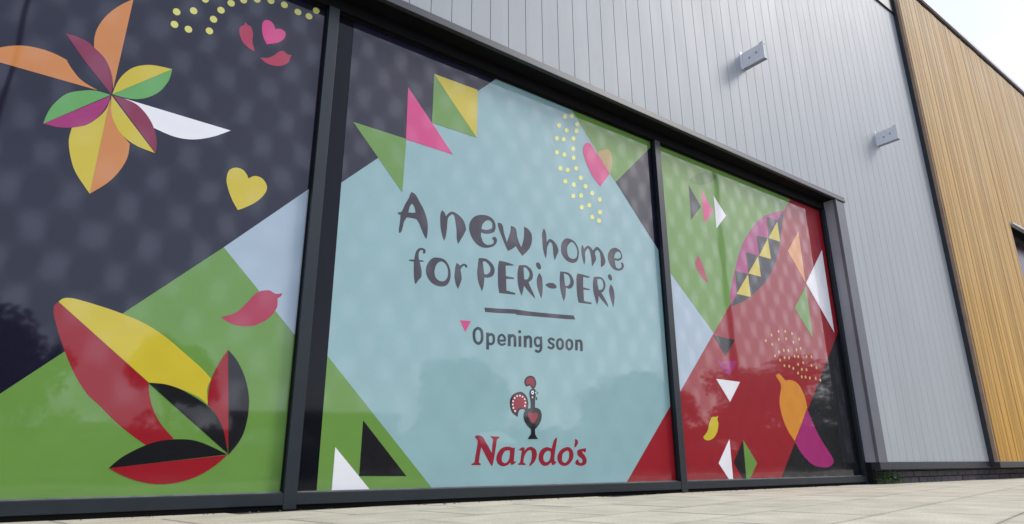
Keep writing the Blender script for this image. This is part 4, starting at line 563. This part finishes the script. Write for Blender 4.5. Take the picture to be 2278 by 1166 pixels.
(3,'triangle','magenta',2,[[[[11018,2461,1],[11360,2476,0],[11694,2520,1],[11570,2352,0],[11377,2176,1],[11172,2307,0]]]]),
(3,'triangle','white',2,[[[[10948,2090,1],[11732,2081,1],[11322,1656,1]]]]),
(3,'chilli','yellow',2,[[[[10387,967,0],[10448,1009,0],[10537,1091,0],[10615,1243,0],[10697,1335,0],[10789,1348,0],[10829,1344,1],[10855,1361,0],[10899,1356,1],[10862,1306,0],[10880,1210,0],[10811,1057,0],[10681,946,0],[10520,903,0],[10413,921,0]]]]),
(3,'triangle','white',2,[[[[11181,941,1],[10769,492,1],[11090,144,1],[11169,142,1]]]]),
(3,'triangle','ink',2,[[[[11605,920,1],[11245,504,1],[11549,108,1],[11590,134,1]]]]),
(3,'triangle','green',3,[[[[11620,935,1],[12005,488,1],[11620,107,1],[11588,148,1]]]]),
]

# ------------------------------------------------------------------ printed shop window
ZG0, ZG1 = .093, 3.447
sw = empty('shopfront_window', (3, 0, 0))
tag(sw, 'wide dark framed shop window covered in colourful printed chilli graphics and opening sign', 'window')
def wpart(name, mb, mt, bevel=0):
    o = mb.build(name, mt, None, bevel); o.parent = sw; o.matrix_parent_inverse = Matrix.Translation(sw.location).inverted(); return o
M1, M2, MR, ML = (1.285, 1.362), (4.765, 4.845), (8.045, XJ-.002), (XJL+.002, -1.985)
wpart('sill_rail', MB().box(XJL+.002, XJ-.002, -.050, .06, .028, ZG0), FRAME, .003)
wpart('sill_gap_black', MB().box(XJL+.002, XJ-.002, -.028, .06, -.03, .028), BLACKGAP)  # black block painted in for the dark gap under the rail
wpart('head_rail', MB().box(XJL+.002, XJ-.002, -.046, .06, ZG1, Z_SOF), SOFFIT, .003)  # soffit black instead of the frame colour: its shade is painted on
for a, b_ in (M1, M2):
    wpart('mullion', MB().box(a, b_, -.053, .06, .004, ZG1-.001), FRAME, .0012)
for a, b_ in (MR, ML):
    wpart('jamb_frame', MB().box(a, b_, -.051, .06, .004, ZG1-.001), FRAME, .0012)
wpart('soffit', MB().box(XJL-.02, XJ+.02, YC+.004, .08, Z_SOF, Z_SOF+.05), SOFFIT)
wpart('lintel_trim', MB().box(XJL-.03, XJ+TW+.02, YC-.022, YC+.02, Z_SOF-.004, Z_SOF+.028).box(XJL-.03, XJ+TW+.02, YC-.014, YC+.02, Z_SOF+.0285, Z_TRIM+.004), TRIMLINE, .004)
wpart('reveal', MB().box(XJ+.001, XJ+.027, YC+.031, .05, Z_BASE-.004, Z_SOF-.001), REVEAL, .002)
wpart('reveal_trim', MB().box(XJ+.0, XJ+TW-.002, YC-.006, YC+.018, Z_BASE-.003, Z_TRIM-.03).box(XJ-.006, XJ+.028, YC-.011, YC+.03, Z_BASE-.003, Z_SOF-.006), CTRIM, .002)
wpart('reveal', MB().box(XJL-TW, XJL, YC-.001, .05, Z_BASE-.004, Z_SOF-.001), REVEAL, .002)
wpart('reveal_foot', MB().box(XJ, XJ+.07, -.11, .05, -.02, Z_BASE-.005), BLACKGAP)
wpart('interior_lining', MB().box(XJL, XJ, 1.4, 1.5, 0, 3.6).box(XJL, XJ, .061, 1.4, -.02, .02).box(XJL, XJ, .081, 1.4, 3.5, 3.6).box(XJL-.1, XJL, .06, 1.5, 0, 3.6).box(XJ+.03, XJ+.1, .06, 1.5, 0, 3.6), VOID)
SHEETS = {1: (-1.985, 1.286), 2: (1.496, 4.766), 3: (4.844, 8.046)}
PANES = ((ML[1], M1[0]), (M1[1], M2[0]), (M2[1], MR[0]))
for a, b_ in PANES:
    wpart('glass_pane', MB().box(a-.01, b_+.01, .004, .016, ZG0-.02, ZG1+.01), GLASS)
SEAL = mat('dusty_sealant', (.20, .215, .20), .8, .2, var=.35, vscale=14)
GASKET = mat('rubber_gasket', (.006, .006, .007), .75, .2)
for a, b_ in PANES:
    wpart('gasket', MB().box(a, b_, -.014, .003, ZG1-.009, ZG1-.0005).box(a, a+.008, -.0135, .003, ZG0+.0095, ZG1-.0095).box(b_-.008, b_, -.0135, .003, ZG0+.0095, ZG1-.0095), GASKET)
    wpart('sealant', MB().box(a, b_, -.012, .003, ZG0+.0005, ZG0+.0075), SEAL)
BASECOL = {1: 'navy', 2: 'aqua', 3: 'red'}
SLAB_LABEL = {1: 'dark blue and green vinyl sheet printed with a big flower and chillies', 2: 'pale aqua vinyl sheet carrying the lettering and bird emblem', 3: 'red and green vinyl sheet printed with pods, seeds and triangles'}
sheet = {}
for s, (a, b_) in SHEETS.items():
    o = link('vinyl_sheet', MB().add([(a, .002, ZG0-.01), (b_, .002, ZG0-.01), (b_, .002, ZG1+.005), (a, .002, ZG1+.005)], [(0, 1, 2, 3)]).mesh('vinyl_sheet'), VM[BASECOL[s]], None)
    o.parent = sw; o.matrix_parent_inverse = Matrix.Translation(sw.location).inverted(); o['label'] = SLAB_LABEL[s]; sheet[s] = o

def smooth_ring(pts):
    """Catmull-Rom through the points, broken at corners (third value 1)."""
    n = len(pts); P = [Vector((p[0]/2000, p[1]/2000)) for p in pts]; C = [p[2] for p in pts]; outp = []
    for i in range(n):
        p1, p2 = P[i], P[(i+1) % n]
        if C[i] and C[(i+1) % n]: outp.append(p1); continue
        p0 = p1 if C[i] else P[i-1]; p3 = p2 if C[(i+1) % n] else P[(i+2) % n]
        q = 5
        for k in range(q):
            t = k/q
            outp.append(.5*(2*p1 + (p2-p0)*t + (2*p0-5*p1+4*p2-p3)*t*t + (3*p1-p0-3*p2+p3)*t**3))
    return outp
def clip(poly, x0, x1, z0, z1):
    for ax, lim, sg in ((0, x0, 1), (0, x1, -1), (1, z0, 1), (1, z1, -1)):
        res = []
        for i in range(len(poly)):
            a, b_ = poly[i-1], poly[i]; ia, ib = sg*(a[ax]-lim) >= 0, sg*(b_[ax]-lim) >= 0
            if ia != ib:
                t = (lim-a[ax])/(b_[ax]-a[ax]); res.append(a+(b_-a)*t)
            if ib: res.append(b_)
        poly = res
        if not poly: return poly
    return poly
WORDS = dict(navy='dark blue', ink='black', black='black', green='green', leafgreen='mid green', sky='light blue', aqua='aqua', orange='orange', maroon='maroon', yellow='yellow', white='white',
             magenta='magenta', pink='pink', crimson='crimson', red='red', paleyellow='pale yellow', seedyellow='yellow', seeddull='ochre', peach='peach', faintpeach='peach', amber='amber', plum='dark grey', slate='slate grey', wordred='red', emblack='black', olive='dark green')
for gi, (s, name, colr, layer, pieces) in enumerate(GFX):
    a, b_ = SHEETS[s]; V = []; F = []
    for pi, rings in enumerate(pieces):
        loops = []
        for ri, ring in enumerate(rings):
            q = smooth_ring(ring)
            if ri == 0: q = clip(q, a+.0, b_-.0, ZG0-.01, ZG1+.005)
            if len(q) >= 3: loops.append(q)
        if not loops: continue
        y = .002 - .0005*layer - .00005*(gi % 7) - .00012*pi
        tris = tessellate_polygon([[Vector((p.x, p.y, 0)) for p in l] for l in loops]); base = len(V)
        V += [(p.x, y, p.y) for l in loops for p in l]
        for t in tris:
            p, q_, r_ = (Vector(V[base+i]) for i in t); nn = (q_-p).cross(r_-p)
            F.append(tuple(base+i for i in (t if nn.y < 0 else t[::-1])))
    if not F: continue
    me = bpy.data.meshes.new(name); me.from_pydata(V, [], F); me.update()
    o = link(name, me, VM[colr], sheet[s]); o.matrix_parent_inverse = Matrix.Identity(4)
    if name not in ('seed', 'letter', 'emblem_spot'): o['label'] = '%s printed %s' % (WORDS[colr], name.replace('_', ' '))

# ------------------------------------------------------------------ wall brackets
BOLTGREY = mat('shaded_steel', (.26, .27, .30), .5, .4)
def bracket(x, label):
    t = empty('wall_bracket', (x, YC, 4.83)); tag(t, label, 'bracket', 'sign brackets on the grey wall')
    h, dp, wd = .215, .295, .11
    MB().box(-.045, .05, -.006, .001, -.012, h+.012).build('base_plate', BRACKET, t, .002)
    MB().box(0, .008, -dp, -.0065, 0, h).build('side_plate', BRACKET, t, .002)
    MB().box(.0085, .05, -dp, -.0065, h-.008, h).build('top_flange', BRACKET, t, .002)
    MB().box(-.006, .05, -dp-.004, -.0065, -.009, -.0005).build('bottom_flange', BOLTGREY, t, .002)
    MB().box(-.001, .012, -dp-.004, -dp+.05, h+.0005, h+.018).build('upstand', BRACKET, t, .002)
    for yy, zz in ((-.10, .105), (-.195, .125)):
        MB().tube([(-.006, yy, zz), (.0, yy, zz)], .012, 8).build('bolt', BOLTGREY, t)
bracket(6.337, 'projecting grey metal bracket on the cladding, nearer one above the window')
bracket(9.736, 'projecting grey metal bracket on the cladding, farther one beside the timber')

# ------------------------------------------------------------------ weed and grit at the wall foot
LEAF = mat('weed_leaf', (.045, .095, .018), .6, .3, var=.3, vscale=60)
wd = empty('weed', (8.36, -.14, 0)); tag(wd, 'small green weed growing at the foot of the wall beside the window', 'weed')
lf = MB(); st = MB()
for i in range(190):
    a = rnd.uniform(0, 2*math.pi); rad = rnd.random()**.6; hx, hy = rad*.30*math.cos(a)+.06, rad*.055*math.sin(a)
    hh = (.125*(1-.6*rad**2))*rnd.uniform(.25, 1.1)+.008; ln = rnd.uniform(.022, .05); yaw = rnd.uniform(0, 6.28); tl = rnd.uniform(-.2, .9)
    d = Vector((math.cos(yaw)*math.cos(tl), math.sin(yaw)*math.cos(tl), math.sin(tl))); sd = d.cross(Vector((0, 0, 1))).normalized()*ln*.38; c = Vector((hx, hy, hh))
    lf.add([c, c+d*ln*.5+sd, c+d*ln, c+d*ln*.5-sd, c+d*ln*.5+Vector((0, 0, .004))], [(0, 1, 4), (1, 2, 4), (2, 3, 4), (3, 0, 4)])
    if i % 4 == 0: st.tube([(hx*.6, hy*.6, 0), (hx*.85, hy*.85, hh*.5), (hx, hy, hh)], [.002, .0016, .001], 4)
lf.build('foliage', LEAF, wd); st.build('stem', LEAF, wd)
gr = MB()
for i in range(130):
    x = rnd.uniform(.2, 12); y = -.075-abs(rnd.gauss(0, .035)) if x < 8.1 else -.13-abs(rnd.gauss(0, .03)); s_ = rnd.uniform(.002, .007)
    gr.add([(x-s_, y-s_, 0), (x+s_, y-s_*.8, 0), (x+s_*.9, y+s_, 0), (x-s_*.8, y+s_, 0), (x+rnd.uniform(-.3, .3)*s_, y, s_*1.1)], [(0, 1, 4), (1, 2, 4), (2, 3, 4), (3, 0, 4)])
gt = gr.build('grit', mat('grit', (.12, .11, .10), .9, .2, var=.5, vscale=90)); tag(gt, 'loose grit and crumbs along the foot of the window', 'grit', kind='stuff')

# ------------------------------------------------------------------ across the car park (seen mirrored in the glass)
BARK = mat('bark', (.07, .055, .04), .9, .1, var=.3, vscale=14)
FOL = [mat('foliage_%d' % i, c, .65, .25, var=.4, vscale=3) for i, c in enumerate([(.024, .04, .013), (.03, .05, .016), (.022, .037, .016)])]
def refl(az, L):                              # az measured as seen in the glass
    return L*math.sin(R(az)), -(L*math.cos(R(az))-4)
def tree(az, L, h, rx, rz, seed, fm, label):
    x, y = refl(az, L); q = random.Random(seed); t = empty('broadleaf_tree', (x, y, -.12)); tag(t, label, 'tree', 'trees across the car park')
    tr = MB().tube([(0, 0, 0), (.1, .05, h*.25), (.02, .1, h*.5), (.1, 0, h*.8)], [.24, .18, .13, .04], 9)
    cz = h-rz; ctr = []
    for i in range(16):
        a = q.uniform(0, 6.28); e = q.uniform(-.7, 1.0); rr_ = q.uniform(.45, .8); c = Vector((rx*rr_*math.cos(a)*math.cos(e), rx*rr_*math.sin(a)*math.cos(e), cz+rz*rr_*math.sin(e))); ctr.append(c)
        tr.tube([(.05, .05, h*q.uniform(.28, .55)), c*.55+Vector((0, 0, cz*.4)), c], [.08, .05, .015], 5)
    tr.build('trunk', BARK, t, smooth=True)
    lm = MB()
    for i in range(11000):
        c = q.choice(ctr); v = Vector((q.gauss(0, 1), q.gauss(0, 1), q.gauss(0, 1))).normalized()*(q.random()**.4)
        p = c + Vector((v.x*rx*.42, v.y*rx*.42, v.z*rz*.40)); ln = q.uniform(.16, .34)
        d = Vector((q.gauss(0, 1), q.gauss(0, 1), q.gauss(0, .6))).normalized(); s_ = d.orthogonal().normalized()*ln*.4
        lm.add([p-d*ln*.5, p+s_, p+d*ln*.5, p-s_], [(0, 1, 2, 3)])
    lm.build('crown', FOL[fm], t)
tree(-4.5, 40, 8.0, 4.2, 3.2, 1, 0, 'broad dark tree across the car park, mirrored in the left pane')
tree(9.0, 44, 8.2, 2.6, 2.6, 2, 1, 'small round tree across the car park, mirrored behind the big chilli print')
tree(32.5, 48, 8.2, 4.0, 3.2, 3, 1, 'round tree across the car park, mirrored beside the bird emblem')
tree(46.5, 52, 8.1, 4.6, 3.4, 4, 2, 'wide tree across the car park, mirrored at the right of the lettering pane')
tree(58.0, 55, 8.6, 5.2, 3.6, 5, 0, 'tall tree across the car park, mirrored left in the red pane')
tree(67.0, 55, 8.4, 5.0, 3.6, 6, 1, 'leafy tree across the car park, mirrored right in the red pane')
# hedge
hm = MB(); q = random.Random(11)
for i in range(16000):
    az = q.uniform(-25, 74); x, y = refl(az, 57+q.uniform(-.7, .7)); zz = q.uniform(-.1, 3.6+.5*math.sin(az*.9)+.3*math.sin(az*2.7)); p = Vector((x, y, zz)); ln = q.uniform(.25, .5)
    d = Vector((q.gauss(0, 1), q.gauss(0, 1), q.gauss(0, .6))).normalized(); s_ = d.orthogonal().normalized()*ln*.45
    hm.add([p-d*ln*.5, p+s_, p+d*ln*.5, p-s_], [(0, 1, 2, 3)])
core = []
for i in range(34):
    a0, a1 = -25+99*i/34, -25+99*(i+1)/34; (xa, ya), (xb, yb) = refl(a0, 57.2), refl(a1, 57.2)
    hm.add([(xa, ya, -.12), (xb, yb, -.12), (xb, yb, 3.0), (xa, ya, 3.0)], [(0, 1, 2, 3)])
ho = hm.build('hedge', FOL[0]); tag(ho, 'long clipped hedge closing off the far side of the car park', 'hedge', kind='stuff')
# low store
sx_, sy_ = refl(20, 54)
sb = empty('low_store', (sx_, sy_, -.12)); sb.rotation_euler = (0, 0, R(20)); tag(sb, 'low flat roofed brown store building across the car park', 'building')
MB().box(-6.3, 6.3, -5, 0, 0, 4.0).build('wall', mat('brown_brick_far', (.16, .11, .08), .9, .1, var=.25, vscale=6), sb)
MB().box(-6.5, 6.5, -5.2, .25, 4.0, 4.45).build('roof', mat('roof_fascia', (.10, .10, .11), .6, .3), sb, .03)
for i in range(4):
    wx = -5.0+2.7*i; f = MB().box(wx, wx+1.6, 0, .08, 1.0, 2.6).build('window', FRAME, sb); MB().box(wx+.1, wx+1.5, .081, .1, 1.1, 2.5).build('pane', mat('far_glass', (.03, .035, .04), .08, .5), f)
# lamp posts
LAMP = mat('lamp_post_paint', (.03, .032, .036), .5, .5)
def lamp(az, L, h, label, rad):
    x, y = refl(az, L); t = empty('lamp_post', (x, y, -.12)); tag(t, label, 'lamp post', 'car park lamp posts')
    MB().tube([(0, 0, 0), (0, 0, 1.2)], rad*1.5, 12).build('base', LAMP, t, smooth=True)
    MB().tube([(0, 0, 1.2), (0, 0, h)], [rad, rad*.75], 12).build('pole', LAMP, t, smooth=True)
    MB().tube([(0, 0, h-.1), (0, -.5, h+.05), (0, -1.0, h+.08)], .035, 8).build('arm', LAMP, t, smooth=True)
    MB().box(-.16, .16, -1.6, -1.0, h+.03, h+.13).build('lamp_head', LAMP, t, .03)
lamp(-5.3, 11.5, 9.5, 'dark lamp post close to the pavement, mirrored at the left edge', .045)
lamp(55.4, 17.5, 11.0, 'dark lamp post in the car park, mirrored in the red and green pane', .085)
# parked cars
TYRE = mat('tyre', (.012, .012, .012), .8, .2); RIM = mat('alloy_rim', (.4, .4, .42), .3, .5, metal=.7); CGL = mat('car_glass', (.012, .014, .016), .05, .6); HL = mat('headlight_lens', (.6, .6, .62), .15, .6)
def car(x, y, rz, paint, label):
    t = empty('parked_car', (x, y, -.12)); t.rotation_euler = (0, 0, rz); tag(t, label, 'car', 'cars parked opposite the shop')
    P = mat('car_paint', paint, .35, .4)
    prof = [(-2.08, .35), (-2.12, .62), (-2.02, .88), (-1.15, .98), (-.45, 1.42), (.95, 1.46), (1.62, 1.05), (2.0, .98), (2.1, .7), (2.06, .35)]
    b = MB(); n = len(prof)
    def hw(zv): return .86 if zv < 1.0 else .86-.52*(zv-1.0)
    b.add([(px, -hw(pz), pz) for px, pz in prof]+[(px, hw(pz), pz) for px, pz in prof], [(i, (i+1) % n, n+(i+1) % n, n+i) for i in range(n)]+[tuple(range(n))[::-1], tuple(range(n, 2*n))])
    b.build('body', P, t, .05)
    for sg in (-1, 1):
        g_ = [(-1.0, 1.03), (-.42, 1.36), (.2, 1.38), (.9, 1.37), (1.42, 1.06)]
        MB().add([(px, sg*(hw(pz)+.006), pz) for px, pz in g_], [tuple(range(5)) if sg < 0 else tuple(range(5))[::-1]]).build('side_window', CGL, t)
        MB().box(-2.13, -1.98, sg*.62-.16, sg*.62+.16, .66, .80).build('headlight', HL, t, .02)
        for wx in (-1.32, 1.3):
            wh = MB().tube([(wx, sg*.68, .32), (wx, sg*.88, .32)], .32, 20).build('wheel', TYRE, t)
            MB().tube([(wx, sg*.70, .32), (wx, sg*.895, .32)], .2, 14).build('rim', RIM, wh)
    MB().add([(-1.13, -.74, 1.005), (-1.13, .74, 1.005), (-.50, .62, 1.40), (-.50, -.62, 1.40)], [(0, 1, 2, 3)]).build('windscreen', CGL, t, loc=(-.012, 0, .012))
    MB().box(-2.15, -2.09, -.42, .42, .42, .58).build('grille', CGL, t)
for (x, rz, c, lb) in ((1.0, R(-90), (.02, .022, .03), 'black hatchback parked opposite the window, leftmost of the row'), (6.0, R(-90), (.16, .165, .18), 'grey hatchback parked opposite, second in the row'), (13.5, R(90), (.05, .07, .14), 'dark blue hatchback parked opposite, third in the row'), (27.5, R(-90), (.10, .02, .02), 'dark red hatchback parked opposite, rightmost of the row')):
    car(x+.25, -17.0, rz if rz > 0 else R(90), c, lb)
